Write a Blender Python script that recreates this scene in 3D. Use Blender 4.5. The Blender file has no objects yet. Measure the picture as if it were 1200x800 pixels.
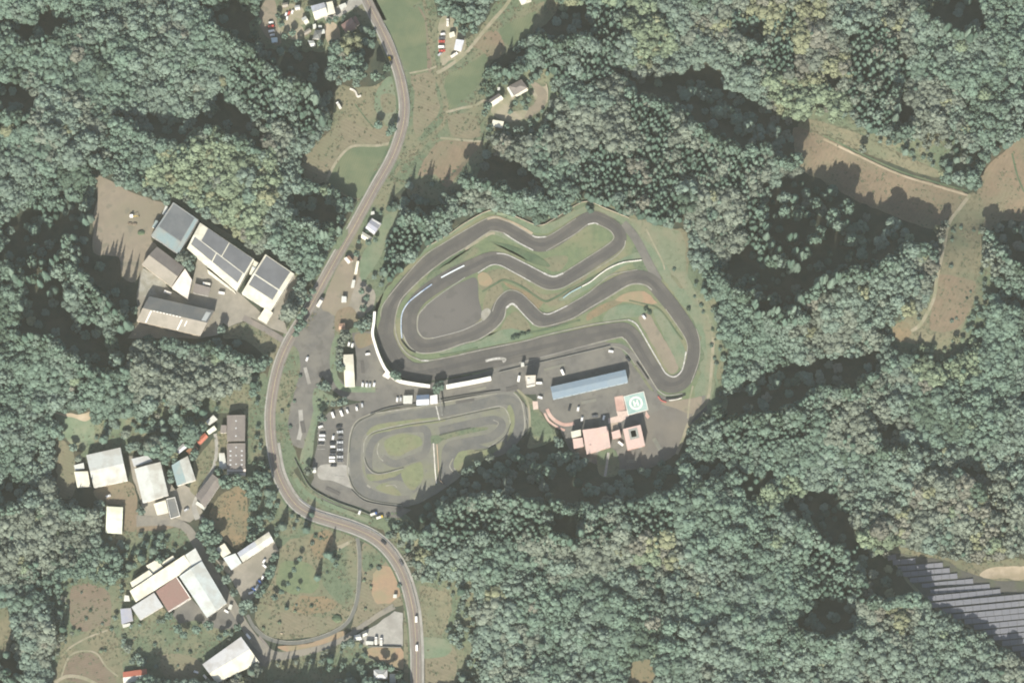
import bpy, bmesh, math, random
import numpy as np
from mathutils import Vector, Matrix
R = math.radians
random.seed(7); rng = np.random.default_rng(7)
scene = bpy.context.scene
COL = scene.collection

# ------------------------------------------------------------------ camera, sky, sun, exposure
MPP = 0.6                       # metres per photo pixel
CAM_D, TILT = 3500.0, R(8.0)    # aerial camera, a little south of the vertical
cam_d = bpy.data.cameras.new('camera'); cam = bpy.data.objects.new('camera', cam_d); COL.objects.link(cam)
cam_d.sensor_fit = 'HORIZONTAL'; cam_d.sensor_width = 36.0
TANH = (600*MPP)/CAM_D
cam_d.lens = 18.0/TANH
cam_d.clip_start = 10; cam_d.clip_end = 9000
cam.location = (0, -CAM_D*math.sin(TILT), CAM_D*math.cos(TILT)); cam.rotation_euler = (TILT, 0, 0)
scene.camera = cam

SUN_EL, SHADOW_AZ = R(37.0), R(12.0)      # shadows fall to the north, 12 degrees towards east
TAN_EL = math.tan(SUN_EL)
w = bpy.data.worlds.new('World'); scene.world = w; w.use_nodes = True
nt = w.node_tree; sky = nt.nodes.new('ShaderNodeTexSky'); sky.sky_type = 'NISHITA'; sky.sun_disc = False; sky.dust_density = 2.0; sky.ozone_density = 0.6; sky.air_density = 0.9
sky.sun_elevation = SUN_EL; sky.sun_rotation = math.pi + SHADOW_AZ
nt.links.new(sky.outputs[0], nt.nodes['Background'].inputs[0]); nt.nodes['Background'].inputs[1].default_value = 0.085
sd = bpy.data.lights.new('sun', 'SUN'); sd.energy = 4.3; sd.angle = R(0.5); sd.color = (1.0, 0.95, 0.84)
so = bpy.data.objects.new('sun', sd); COL.objects.link(so)
tosun = Vector((-math.sin(SHADOW_AZ)*math.cos(SUN_EL), -math.cos(SHADOW_AZ)*math.cos(SUN_EL), math.sin(SUN_EL)))
so.rotation_euler = tosun.to_track_quat('Z', 'Y').to_euler(); so.location = (0, -200, 400)
vs = scene.view_settings; vs.view_transform = 'Standard'; vs.look = 'None'; vs.gamma = 1; vs.use_curve_mapping = False
vs.exposure = 1.05
scene.cycles.filter_width = 1.9      # soft lens of the aerial camera

# ------------------------------------------------------------------ helpers: polygons, splines, noise
def pip(poly, X, Y):
    inside = np.zeros(X.shape, bool); n = len(poly); j = n-1
    for i in range(n):
        xi, yi = poly[i]; xj, yj = poly[j]
        if yi != yj:
            c = ((yi > Y) != (yj > Y)) & (X < (xj-xi)*(Y-yi)/(yj-yi)+xi)
            inside ^= c
        j = i
    return inside
def spline(pts, closed=False, n=6, ws=None):
    P = [np.array(p, float) for p in pts]; N = len(P); out = []; wo = []
    segs = N if closed else N-1
    for i in range(segs):
        if closed: p0, p1, p2, p3 = P[(i-1) % N], P[i], P[(i+1) % N], P[(i+2) % N]
        else: p0, p1, p2, p3 = P[max(i-1, 0)], P[i], P[i+1], P[min(i+2, N-1)]
        w1, w2 = (ws[i], ws[(i+1) % N]) if ws else (0, 0)
        for k in range(n):
            t = k/n
            q = 0.5*((2*p1)+(-p0+p2)*t+(2*p0-5*p1+4*p2-p3)*t*t+(-p0+3*p1-3*p2+p3)*t**3)
            out.append(q); wo.append(w1+(w2-w1)*t)
    if not closed: out.append(P[-1]); wo.append(ws[-1] if ws else 0)
    return out, wo
def vnoise(X, Y, scale, seed):
    r = np.random.default_rng(seed); L = r.random((97, 97))
    x = np.asarray(X, float)/scale+200; y = np.asarray(Y, float)/scale+200
    xi = np.floor(x).astype(int); yi = np.floor(y).astype(int); fx = x-xi; fy = y-yi
    fx = fx*fx*(3-2*fx); fy = fy*fy*(3-2*fy)
    g = lambda a, b: L[a % 97, b % 97]
    return (g(xi, yi)*(1-fx)+g(xi+1, yi)*fx)*(1-fy)+(g(xi, yi+1)*(1-fx)+g(xi+1, yi+1)*fx)*fy
def thicken(pts, width, closed=False):
    """outline polygon (photo pixels) of a ribbon"""
    L, Rr = [], []; n = len(pts)
    for i in range(n):
        a = pts[(i-1) % n] if (closed or i > 0) else pts[i]; b = pts[(i+1) % n] if (closed or i < n-1) else pts[i]
        d = np.array(b, float)-np.array(a, float); d /= max(np.hypot(*d), 1e-6); nn = np.array((-d[1], d[0]))
        wv = width[i] if hasattr(width, '__len__') else width
        L.append(np.array(pts[i])+nn*wv/2); Rr.append(np.array(pts[i])-nn*wv/2)
    return L, Rr

# ------------------------------------------------------------------ plan of the place, traced in photo pixels
# valley floor (level ground)
VALLEY = [
 [(438,-40),(520,-40),(530,60),(600,-40),(640,-40),(640,20),(575,110),(640,95),(650,130),(620,160),(570,170),(560,175),(520,215),(490,240),(470,262),(450,300),(520,270),(570,245),(630,262),(690,232),(750,262),(790,300),(835,380),(838,470),(800,535),(760,550),(700,545),(660,505),(600,520),(560,560),(480,595),(440,610),(460,625),(500,680),(505,840),(200,840),(120,760),(130,690),(60,600),(80,520),(240,480),(300,480),(312,440),(300,420),(150,400),(150,330),(95,300),(100,200),(150,210),(240,250),(330,300),(360,330),(390,290),(420,250),(350,215),(350,185),(390,140),(380,90),(430,90),(440,50),(410,50),(310,60),(295,30),(320,-40)],
 [(0,690),(18,720),(12,780),(-40,790),(-40,690)],
]
SHADOW = [
 [(300,48),(350,58),(384,56),(392,64),(384,85),(399,108),(386,128),(392,146),(378,148),(374,122),(362,108),(330,98),(308,82)],
 [(420,40),(444,36),(453,70),(440,105),(436,116),(424,100),(413,62)],
 [(130,137),(165,132),(170,120),(185,134),(215,137),(250,132),(254,106),(290,132),(310,160),(314,184),(298,178),(250,152),(220,178),(170,165)],
 [(228,8),(285,-6),(300,30),(310,52),(285,64),(270,50),(245,30)],
 [(5,258),(40,242),(58,262),(85,236),(95,240),(104,222),(114,216),(109,300),(145,302),(160,322),(156,380),(148,384),(130,362),(110,344),(90,322),(84,282),(74,290),(62,312),(80,342),(90,372),(130,392),(148,440),(118,444),(60,402),(20,396),(30,332),(5,310)],
 [(145,386),(236,398),(256,390),(300,400),(318,420),(298,428),(262,412),(230,408),(165,402),(146,440),(128,392)],
 [(330,227),(394,227),(404,250),(400,272),(380,276),(346,262)],
 [(450,237),(485,206),(495,190),(506,200),(520,225),(520,250),(500,262),(470,256)],
 [(525,188),(570,166),(610,190),(635,210),(640,234),(600,230),(560,216),(522,202)],
 [(572,62),(608,50),(621,70),(602,82),(585,88),(568,82)],
 [(622,22),(660,6),(695,6),(695,42),(650,56),(620,46)],
 [(720,82),(760,92),(790,87),(830,77),(850,97),(870,112),(900,127),(945,142),(935,186),(925,196),(900,180),(860,180),(830,166),(800,132),(770,122),(740,112)],
 [(868,42),(890,26),(905,42),(886,62)],
 [(893,236),(925,202),(970,192),(985,187),(1003,207),(1000,236),(1030,242),(1055,222),(1062,246),(1090,250),(1100,272),(1095,300),(1060,292),(1020,322),(960,332),(920,372),(890,372),(880,322),(900,292)],
 [(838,472),(870,447),(920,427),(970,417),(1010,417),(1030,410),(1040,432),(1010,447),(1000,462),(960,457),(920,492),(880,487),(850,502)],
 [(1015,510),(1030,490),(1060,500),(1062,525),(1040,532)],
 [(1075,545),(1110,555),(1100,565)], [(1110,545),(1150,545),(1160,570),(1150,580)],
 [(903,592),(935,577),(960,568),(985,592),(1000,607),(1000,652),(1020,642),(1040,652),(1090,692),(1086,707),(1040,707),(1010,704),(1014,690),(1000,660),(970,640),(950,625)],
 [(930,720),(970,700),(1010,706),(1000,740),(970,755),(935,742)],
 [(466,602),(500,572),(545,557),(575,542),(610,512),(630,522),(655,522),(668,508),(682,532),(712,547),(752,552),(788,537),(800,562),(790,582),(740,592),(690,600),(640,592),(560,584),(520,602),(500,627),(468,620)],
 [(70,577),(115,572),(116,602),(74,602)], [(0,560),(38,566),(36,590),(0,600)],
 [(298,790),(330,782),(390,784),(400,830),(270,830)],
 [(1060,-20),(1150,-20),(1152,44),(1120,40),(1090,30)],
 [(1150,262),(1210,242),(1210,332),(1168,292)],
 [(1160,340),(1210,350),(1210,372),(1170,365)],
 [(0,20),(35,30),(60,10),(85,22),(70,45),(25,60)],
 [(-20,100),(20,95),(45,120),(30,140),(-20,140)],
 [(848,300),(880,288),(888,330),(872,352),(850,335)], [(905,338),(942,336),(946,374),(902,380)], [(800,545),(840,535),(850,560),(820,575)], [(700,690),(730,684),(735,700),(705,706)], [(640,560),(690,585),(670,640),(640,620)], [(1050,80),(1066,90),(1068,150),(1050,160)],
 [(8,745),(22,735),(26,790),(8,800)],
]
CONIFER = [   # conifer plantations: rows of narrow crowns
 [(995,40),(1040,30),(1065,80),(1068,150),(1010,158),(992,110)],
 [(850,25),(930,15),(932,85),(880,98),(855,80)],
 [(695,10),(732,5),(735,75),(700,90),(690,40)],
 [(655,215),(700,165),(790,180),(805,270),(760,275),(720,250)],
 [(625,60),(690,55),(720,85),(690,110),(640,90)],
 [(452,262),(510,258),(508,290),(470,325),(450,330)],
 [(40,235),(95,225),(92,290),(100,320),(140,350),(145,380),(115,372),(85,340),(62,300)],
 [(940,575),(985,570),(998,600),(990,650),(955,640)],
 [(950,640),(1005,640),(1018,690),(990,708),(958,700)],
 [(830,480),(880,490),(920,495),(970,465),(1000,470),(940,520),(860,530)],
 [(880,230),(930,210),(1000,240),(1050,260),(1060,300),(980,340),(900,370),(850,340)],
 [(480,595),(560,590),(680,600),(790,585),(800,625),(700,640),(560,640),(490,650)],
 [(235,20),(300,60),(380,100),(370,160),(330,150),(280,120),(270,70)],
 [(720,110),(800,130),(900,185),(880,235),(800,210),(740,150)],
]
YELLOW = [   # pale autumn or bamboo crowns
 [(225,145),(300,155),(340,220),(280,215),(200,215),(170,200)], [(620,-20),(760,-20),(790,60),(740,90),(735,0),(690,0),(640,20)],
 [(905,85),(985,110),(1000,150),(960,165),(900,120)], [(1095,380),(1150,400),(1140,450),(1080,450),(1060,420)],
 [(1000,620),(1060,630),(1050,655),(1010,640)], [(880,585),(925,560),(940,580),(900,600)], [(150,210),(330,220),(300,280),(240,245)],
]
GREYBROWN = [
 [(1060,90),(1140,110),(1130,190),(1075,180)], [(960,420),(1060,440),(1060,540),(960,520)], [(640,120),(760,140),(800,200),(700,170),(640,200)],
 [(0,600),(60,590),(110,640),(40,690),(0,680)], [(790,130),(900,190),(880,330),(820,280)], [(20,80),(110,120),(130,190),(60,200)],
 [(600,610),(720,600),(750,660),(640,680)],[(150,400),(300,430),(280,480),(160,470)],
]

# ------------------------------------------------------------------ terrain: solved from wanted slopes, level on the valley floor
GS = 2.5; GX0, GX1, GY0, GY1 = -440.0, 440.0, -310.0, 310.0
gx = np.arange(GX0, GX1+.1, GS); gy = np.arange(GY0, GY1+.1, GS)
WX, WY = np.meshgrid(gx, gy); CT, ST = math.cos(TILT), math.sin(TILT)
def world_to_px(x, y, z):
    cx, cy, cz = 0, -CAM_D*ST, CAM_D*CT
    dx, dy, dz = x-cx, y-cy, z-cz
    f = dy*ST-dz*CT; up = dy*CT+dz*ST
    return 600+600*(dx/f)/TANH, 400-600*(up/f)/TANH
GPX, GPY = world_to_px(WX, WY, 0.0)
flat = np.zeros(WX.shape, bool)
for p in VALLEY: flat |= pip(p, GPX, GPY)
shad = np.zeros(WX.shape, bool)
for p in SHADOW: shad |= pip(p, GPX, GPY)
gyv = np.where(shad, -0.80, 0.16); gxv = np.zeros_like(gyv)
OPEN_HILL = [[(930,150),(1140,225),(1210,160),(1210,260),(1150,280),(1140,350),(1120,400),(1080,385),(1100,270),(1060,250),(940,200)],[(1040,640),(1210,680),(1210,820),(1090,700)]]
for p in OPEN_HILL:
    m = pip(p, GPX, GPY); gyv[m & ~shad] = 0.04
gyv[flat] = 0
T = np.zeros(WX.shape)
dv = np.zeros(WX.shape); dv[1:-1, :] += (gyv[2:, :]-gyv[:-2, :])/2*GS
par = ((np.arange(WX.shape[0])[:, None]+np.arange(WX.shape[1])[None, :]) % 2).astype(bool)
lam = 0.0006
for it in range(900):
    for c in (par, ~par):
        Tp = np.pad(T, 1, mode='edge')
        N = (Tp[:-2, 1:-1]+Tp[2:, 1:-1]+Tp[1:-1, :-2]+Tp[1:-1, 2:]-dv)/(4+lam)
        m = c & ~flat
        T[m] = T[m]+1.75*(N[m]-T[m])
T = np.clip(T, -24, 60)
for _ in range(3):
    Tp = np.pad(T, 1, mode='edge'); S = (Tp[:-2, 1:-1]+Tp[2:, 1:-1]+Tp[1:-1, :-2]+Tp[1:-1, 2:]+4*T)/8
    T = np.where(flat, 0, S)
def height(x, y):
    fx = np.clip((np.asarray(x, float)-GX0)/GS, 0, len(gx)-1.001); fy = np.clip((np.asarray(y, float)-GY0)/GS, 0, len(gy)-1.001)
    i = fx.astype(int); j = fy.astype(int); a = fx-i; b = fy-j
    return (T[j, i]*(1-a)+T[j, i+1]*a)*(1-b)+(T[j+1, i]*(1-a)+T[j+1, i+1]*a)*b
def P(px, py, h=0.0, zfix=None):
    """photo pixel -> point h metres above the ground it shows"""
    px = np.asarray(px, float); py = np.asarray(py, float)
    u = (px-600)/600*TANH; v = (400-py)/600*TANH
    dx, dy, dz = u, v*CT+ST, v*ST-CT
    cy, cz = -CAM_D*ST, CAM_D*CT; z = np.zeros(px.shape) if zfix is None else np.full(px.shape, float(zfix))
    for _ in range(8 if zfix is None else 1):
        s = (z+h-cz)/dz; x = dx*s; y = cy+dy*s
        if zfix is None: z = height(x, y)
    return np.stack([x, y, z+h], -1)

# ------------------------------------------------------------------ materials
MATS = {}
def srgb(r, g, b):
    f = lambda c: (c/255/12.92) if c/255 <= .04045 else ((c/255+.055)/1.055)**2.4
    return (f(r), f(g), f(b))
def mat(name, c1, c2=None, scale=1.0, c3=None, scale3=0.05, rough=0.9, spec=0.3, stripes=None, bump=0.0, rnd=0.0, metal=0.0, speck=None, amount3=0.75, trans=None):
    if name in MATS: return MATS[name]
    m = bpy.data.materials.new(name); m.use_nodes = True; n = m.node_tree.nodes; l = m.node_tree.links
    b = n['Principled BSDF']; b.inputs['Roughness'].default_value = rough; b.inputs['Metallic'].default_value = metal
    b.inputs['Specular IOR Level'].default_value = spec
    tc = n.new('ShaderNodeTexCoord'); co = tc.outputs['Object']
    c2 = c2 or tuple(x*0.8 for x in c1)
    no = n.new('ShaderNodeTexNoise'); no.inputs['Scale'].default_value = scale; no.inputs['Detail'].default_value = 8; no.inputs['Roughness'].default_value = 0.65
    l.new(co, no.inputs['Vector'])
    rp = n.new('ShaderNodeValToRGB'); rp.color_ramp.elements[0].position = .35; rp.color_ramp.elements[1].position = .65
    rp.color_ramp.elements[0].color = (*c2, 1); rp.color_ramp.elements[1].color = (*c1, 1)
    l.new(no.outputs['Fac'], rp.inputs[0]); cur = rp.outputs[0]
    def mix(fac, a, bcol, mode='MIX'):
        x = n.new('ShaderNodeMix'); x.data_type = 'RGBA'; x.blend_type = mode
        if isinstance(fac, (int, float)): x.inputs[0].default_value = fac
        else: l.new(fac, x.inputs[0])
        l.new(a, x.inputs[6])
        if isinstance(bcol, tuple): x.inputs[7].default_value = (*bcol, 1)
        else: l.new(bcol, x.inputs[7])
        return x.outputs[2]
    if c3:
        n3 = n.new('ShaderNodeTexNoise'); n3.inputs['Scale'].default_value = scale3; n3.inputs['Detail'].default_value = 5; l.new(co, n3.inputs['Vector'])
        r3 = n.new('ShaderNodeValToRGB'); r3.color_ramp.elements[0].position = .45; r3.color_ramp.elements[1].position = .62
        r3.color_ramp.elements[0].color = (0, 0, 0, 1); r3.color_ramp.elements[1].color = (amount3,)*3+(1,)
        l.new(n3.outputs['Fac'], r3.inputs[0]); cur = mix(r3.outputs[0], cur, c3)
    if stripes:
        ang, wl, col, amt = stripes
        mp = n.new('ShaderNodeMapping'); mp.inputs['Rotation'].default_value = (0, 0, R(ang)); l.new(co, mp.inputs['Vector'])
        wv = n.new('ShaderNodeTexWave'); wv.inputs['Scale'].default_value = 0.314/wl; wv.inputs['Distortion'].default_value = 3.5; wv.inputs['Detail'].default_value = 2; wv.inputs['Detail Scale'].default_value = .6
        l.new(mp.outputs[0], wv.inputs['Vector'])
        mu = n.new('ShaderNodeMath'); mu.operation = 'MULTIPLY'; mu.inputs[1].default_value = amt; l.new(wv.outputs['Fac'], mu.inputs[0])
        cur = mix(mu.outputs[0], cur, col)
    if speck:
        vo = n.new('ShaderNodeTexNoise'); vo.inputs['Scale'].default_value = speck[0]; vo.inputs['Detail'].default_value = 2; l.new(co, vo.inputs['Vector'])
        r4 = n.new('ShaderNodeValToRGB'); r4.color_ramp.elements[0].position = .58; r4.color_ramp.elements[1].position = .66
        r4.color_ramp.elements[0].color = (0, 0, 0, 1); r4.color_ramp.elements[1].color = (speck[2],)*3+(1,)
        l.new(vo.outputs['Fac'], r4.inputs[0]); cur = mix(r4.outputs[0], cur, speck[1])
    if rnd:
        oi = n.new('ShaderNodeObjectInfo'); mr = n.new('ShaderNodeMapRange'); mr.inputs[3].default_value = 1-rnd; mr.inputs[4].default_value = 1+rnd
        l.new(oi.outputs['Random'], mr.inputs[0])
        cb = n.new('ShaderNodeCombineXYZ')
        for i in range(3): l.new(mr.outputs[0], cb.inputs[i])
        cur = mix(1.0, cur, cb.outputs[0], 'MULTIPLY')
    l.new(cur, b.inputs['Base Color'])
    if bump:
        bp = n.new('ShaderNodeBump'); bp.inputs['Strength'].default_value = bump; bp.inputs['Distance'].default_value = .1
        l.new(no.outputs['Fac'], bp.inputs['Height']); l.new(bp.outputs[0], b.inputs['Normal'])
    MATS[name] = m
    return m

ASPH  = mat('asphalt_track', (.083,.080,.073), (.068,.065,.061), .3, (.11,.103,.09), .06, speck=(.15,(.07,.067,.062),.5))
ASPH2 = mat('asphalt_light', (.155,.153,.132), (.128,.127,.112), .2, (.17,.168,.125), .06, speck=(.12,(.115,.115,.1),.6))
ASPH3 = mat('asphalt_yard', (.122,.118,.107), (.099,.096,.088), .2, (.15,.143,.122), .05, speck=(.13,(.085,.081,.073),.6))
ASPHD = mat('asphalt_dark', (.112,.113,.105), (.092,.093,.088), .3, (.135,.132,.112), .08, speck=(.15,(.085,.086,.08),.5))
ROADM = mat('road_asphalt', (.165,.15,.135), (.135,.124,.112), .3, (.19,.165,.14), .08, speck=(.35,(.11,.1,.09),.4))
CONC  = mat('concrete', (.30,.29,.26), (.24,.235,.21), .4, (.2,.19,.17), .08)
WPAINT= mat('white_paint', (.50,.49,.45), (.24,.235,.215), .5)
KERBM = mat('kerb_concrete', (.31,.30,.26), (.19,.185,.155), .5, (.18,.17,.13), .25)
GRASS = mat('mown_grass', (.125,.155,.085), (.095,.125,.07), .22, (.185,.17,.105), .03, speck=(.25,(.085,.115,.062),.6), bump=.2)
GRASS2= mat('verge_grass', (.112,.142,.088), (.078,.105,.063), .3, (.16,.15,.095), .06, speck=(.5,(.055,.075,.045),.75), bump=.3)
GRASSB= mat('bright_grass', (.132,.172,.112), (.1,.138,.086), .2, (.165,.17,.115), .05, speck=(.6,(.09,.12,.07),.5))
GRASSD= mat('dark_grass', (.075,.11,.062), (.05,.075,.045), .25, (.11,.13,.075), .08)
GRASSY= mat('dry_grass', (.175,.16,.102), (.13,.125,.08), .3, (.115,.13,.08), .05, speck=(.35,(.085,.088,.055),.7), bump=.2)
FGREEN= mat('green_field', (.10,.126,.072), (.08,.106,.062), .15, (.15,.155,.09), .04, stripes=(20,1.6,(.08,.11,.06),.35))
FTAN  = mat('tan_field', (.182,.162,.108), (.145,.132,.088), .2, (.14,.145,.09), .05, stripes=(-65,2.2,(.125,.11,.075),.4), speck=(.3,(.12,.12,.075),.5))
FBROWN= mat('brown_field', (.19,.148,.10), (.15,.118,.08), .2, (.145,.14,.09), .045, stripes=(28,2.6,(.135,.11,.074),.3), speck=(.35,(.12,.11,.07),.5))
FPINK = mat('reddish_field', (.168,.132,.096), (.132,.108,.078), .2, (.15,.14,.095), .06, stripes=(78,1.5,(.11,.085,.065),.35), speck=(.3,(.11,.115,.07),.5))
FORANGE=mat('orange_grass', (.20,.15,.09), (.155,.125,.075), .3, (.13,.125,.078), .08, speck=(.5,(.10,.095,.055),.7))
DIRT  = mat('bare_dirt', (.225,.19,.143), (.172,.15,.115), .12, (.17,.155,.11), .04, stripes=(62,9.0,(.165,.142,.108),.3), speck=(.12,(.125,.12,.09),.7))
SAND  = mat('pale_soil', (.36,.30,.22), (.28,.235,.17), .2, (.2,.17,.11), .08)
CLAY  = mat('orange_clay', (.27,.19,.12), (.23,.165,.11), .3, (.2,.18,.11), .08)
PATH  = mat('earth_path', (.27,.24,.18), (.215,.2,.14), .35, (.16,.165,.1), .12)
PINKP = mat('pink_paving', (.42,.27,.22), (.34,.22,.185), .5, (.48,.36,.3), .12)
GROUND= mat('forest_floor', (.046,.058,.038), (.028,.036,.026), .2, (.07,.06,.038), .05, speck=(.4,(.025,.032,.018),.6), bump=.3)

# ------------------------------------------------------------------ object helpers
def mesh_obj(name, verts, faces, mats, parent=None, midx=None, smooth=False):
    me = bpy.data.meshes.new(name); me.from_pydata([tuple(map(float, v)) for v in verts], [], faces)
    for m in (mats if isinstance(mats, (list, tuple)) else [mats]): me.materials.append(m)
    if midx is not None: me.polygons.foreach_set('material_index', midx)
    if smooth: me.polygons.foreach_set('use_smooth', [True]*len(me.polygons))
    o = bpy.data.objects.new(name, me); COL.objects.link(o)
    if parent: o.parent = parent
    me.update(); return o
def tag(o, label=None, cat=None, group=None, kind=None):
    if label: o['label'] = label
    if cat: o['category'] = cat
    if group: o['group'] = group
    if kind: o['kind'] = kind
    return o
def thing(name, label, cat, loc, rz=0.0, group=None):
    o = bpy.data.objects.new(name, None); COL.objects.link(o); o.location = tuple(float(c) for c in loc); o.rotation_euler = (0, 0, rz)
    o.empty_display_size = .5
    return tag(o, label, cat, group)
def copy_tree(o, parent=None):
    c = o.copy(); COL.objects.link(c); c.parent = parent
    for ch in o.children: copy_tree(ch, c)
    return c
class MB:
    def __init__(s): s.v = []; s.f = []; s.m = []
    def quad(s, pts, mi=0):
        b = len(s.v); s.v += [tuple(p) for p in pts]; s.f.append(tuple(range(b, b+len(pts)))); s.m.append(mi)
    def hexa(s, bot, top, mi=0):
        b = len(s.v); n = len(bot); s.v += [tuple(p) for p in bot]+[tuple(p) for p in top]
        s.f.append(tuple(range(b+n-1, b-1, -1))); s.m.append(mi); s.f.append(tuple(range(b+n, b+2*n))); s.m.append(mi)
        for i in range(n):
            j = (i+1) % n; s.f.append((b+i, b+j, b+n+j, b+n+i)); s.m.append(mi)
    def box(s, c, size, rz=0, mi=0, taper=1.0):
        hx, hy, hz = size[0]/2, size[1]/2, size[2]/2; ca, sa = math.cos(rz), math.sin(rz)
        def q(x, y, z): return (c[0]+x*ca-y*sa, c[1]+x*sa+y*ca, c[2]+z)
        s.hexa([q(-hx,-hy,-hz), q(hx,-hy,-hz), q(hx,hy,-hz), q(-hx,hy,-hz)],
               [q(-hx*taper,-hy*taper,hz), q(hx*taper,-hy*taper,hz), q(hx*taper,hy*taper,hz), q(-hx*taper,hy*taper,hz)], mi)
    def tube(s, a, b, r0, r1, n=7, mi=0):
        a = Vector(a); b = Vector(b); d = (b-a).normalized(); x = d.orthogonal().normalized(); y = d.cross(x)
        A = [a+(x*math.cos(t)+y*math.sin(t))*r0 for t in [2*math.pi*i/n for i in range(n)]]
        B = [b+(x*math.cos(t)+y*math.sin(t))*r1 for t in [2*math.pi*i/n for i in range(n)]]
        s.hexa(A, B, mi)
    def build(s, name, mats, parent=None, smooth=False): return mesh_obj(name, s.v, s.f, mats, parent, s.m, smooth)

LAYN = {}
SURF = []      # (outline in pixels, material name, layer) of every surface, for tufts
CLEAR = []        # outlines kept free of trees
def layz(layer):
    k = LAYN.get(layer, 0); LAYN[layer] = k+1
    return 0.04*layer+0.005*(k % 7)+0.02
def sheet(name, pts, m, layer, rough=0.0, smooth=True, clear=True, kind='structure', n=4):
    pts = [np.array(p, float) for p in pts]
    if smooth: out, _ = spline(pts, True, n)
    else: out = pts
    if rough:
        q = []
        for i in range(len(out)):
            a, b = out[i], out[(i+1) % len(out)]; k = max(1, int(np.hypot(*(b-a))/3))
            for t in range(k):
                p = a+(b-a)*t/k
                q.append(p+rough*np.array([float(vnoise(p[0], p[1], 6, 3))-.5, float(vnoise(p[0], p[1], 6, 4))-.5])*2)
        out = q
    if clear: CLEAR.append([tuple(p) for p in out])
    SURF.append(([tuple(p) for p in out], m.name, layer))
    W = P([p[0] for p in out], [p[1] for p in out])
    bm = bmesh.new(); vs_ = [bm.verts.new((float(x), float(y), 0)) for x, y, _ in W]
    f = bm.faces.new(vs_); bmesh.ops.triangulate(bm, faces=[f], ngon_method='EAR_CLIP')
    hs = height(W[:, 0], W[:, 1]); cxm, cym = W[:, 0].mean(), W[:, 1].mean()
    if np.abs(hs).max() > .02 or abs(float(height(cxm, cym))) > .02:
        for ax, lo, hi in ((0, W[:, 0].min(), W[:, 0].max()), (1, W[:, 1].min(), W[:, 1].max())):
            g = math.ceil(lo/GS)*GS
            while g < hi:
                no = (1, 0, 0) if ax == 0 else (0, 1, 0); co = (g, 0, 0) if ax == 0 else (0, g, 0)
                bmesh.ops.bisect_plane(bm, geom=bm.verts[:]+bm.edges[:]+bm.faces[:], plane_co=co, plane_no=no); g += GS
    z = layz(layer)
    for v in bm.verts:
        h_ = float(height(v.co.x, v.co.y)); v.co.z = h_+z+.15*min(1, abs(h_)/.4)
    for fc in bm.faces:
        if fc.normal.z < 0: fc.normal_flip()
    bmesh.ops.recalc_face_normals(bm, faces=bm.faces[:])
    bm.normal_update()
    if sum(fc.normal.z for fc in bm.faces) < 0: bmesh.ops.reverse_faces(bm, faces=bm.faces[:])
    me = bpy.data.meshes.new(name); bm.to_mesh(me); bm.free(); me.materials.append(m)
    o = bpy.data.objects.new(name, me); COL.objects.link(o); return tag(o, kind=kind)
def ribbon(name, pts, width, m, layer, closed=False, clear=True, off=0.0, n=6, pad=2, z0=0.0):
    ws = list(width) if hasattr(width, '__len__') else [width]*len(pts)
    out, wo = spline(pts, closed, n, ws)
    if off:
        L, _ = thicken(out, [2*off]*len(out), closed); out = L
    L, Rr = thicken(out, wo, closed)
    if clear:
        Lp, Rp = thicken(out, [w_+pad for w_ in wo], closed)
        k = len(out)
        for i in range(k if closed else k-1):
            j = (i+1) % k; CLEAR.append([tuple(Lp[i]), tuple(Lp[j]), tuple(Rp[j]), tuple(Rp[i])])
    for i in range(len(out) if closed else len(out)-1):
        j = (i+1) % len(out); SURF.append(([tuple(L[i]), tuple(L[j]), tuple(Rr[j]), tuple(Rr[i])], m.name, layer))
    A = np.array([p for p in L]); B = np.array([p for p in Rr]); C = (A+B)/2
    PA, PB, PC = P(A[:, 0], A[:, 1]), P(B[:, 0], B[:, 1]), P(C[:, 0], C[:, 1]); z = layz(layer)+z0
    verts = [];
    for a, c, b in zip(PA, PC, PB):
        for q in (a, c, b): verts.append((q[0], q[1], q[2]+z+.15*min(1, abs(q[2])/.4)))
    faces = []; k = len(out)
    for i in range(k if closed else k-1):
        j = (i+1) % k
        for s in (0, 1): faces.append((3*i+s, 3*i+s+1, 3*j+s+1, 3*j+s))
    o = mesh_obj(name, verts, faces, m)
    if o.data.polygons[0].normal.z < 0: o.data.flip_normals()
    return tag(o, kind='structure')
LOWZ = []       # low scrub rather than tall trees
# ------------------------------------------------------------------ the ground sheet
def build_ground():
    xs = np.concatenate([[-1500, -900], gx, [900, 1500]]); ys = np.concatenate([[-1500, -800], gy, [800, 1500]])
    X, Y = np.meshgrid(xs, ys); Z = height(X, Y)
    nx, ny = len(xs), len(ys)
    V = np.stack([X, Y, Z], -1).reshape(-1, 3)
    idx = np.arange(nx*ny).reshape(ny, nx)
    F = np.stack([idx[:-1, :-1], idx[:-1, 1:], idx[1:, 1:], idx[1:, :-1]], -1).reshape(-1, 4)
    me = bpy.data.meshes.new('ground'); me.vertices.add(len(V)); me.vertices.foreach_set('co', V.ravel().astype(np.float32))
    me.loops.add(F.size); me.loops.foreach_set('vertex_index', F.ravel().astype(np.int32))
    me.polygons.add(len(F)); me.polygons.foreach_set('loop_start', np.arange(0, F.size, 4, dtype=np.int32))
    me.update(calc_edges=True); me.validate(); me.polygons.foreach_set('use_smooth', [True]*len(F)); me.materials.append(GROUND)
    o = bpy.data.objects.new('ground', me); COL.objects.link(o); tag(o, kind='structure')
build_ground()

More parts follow.
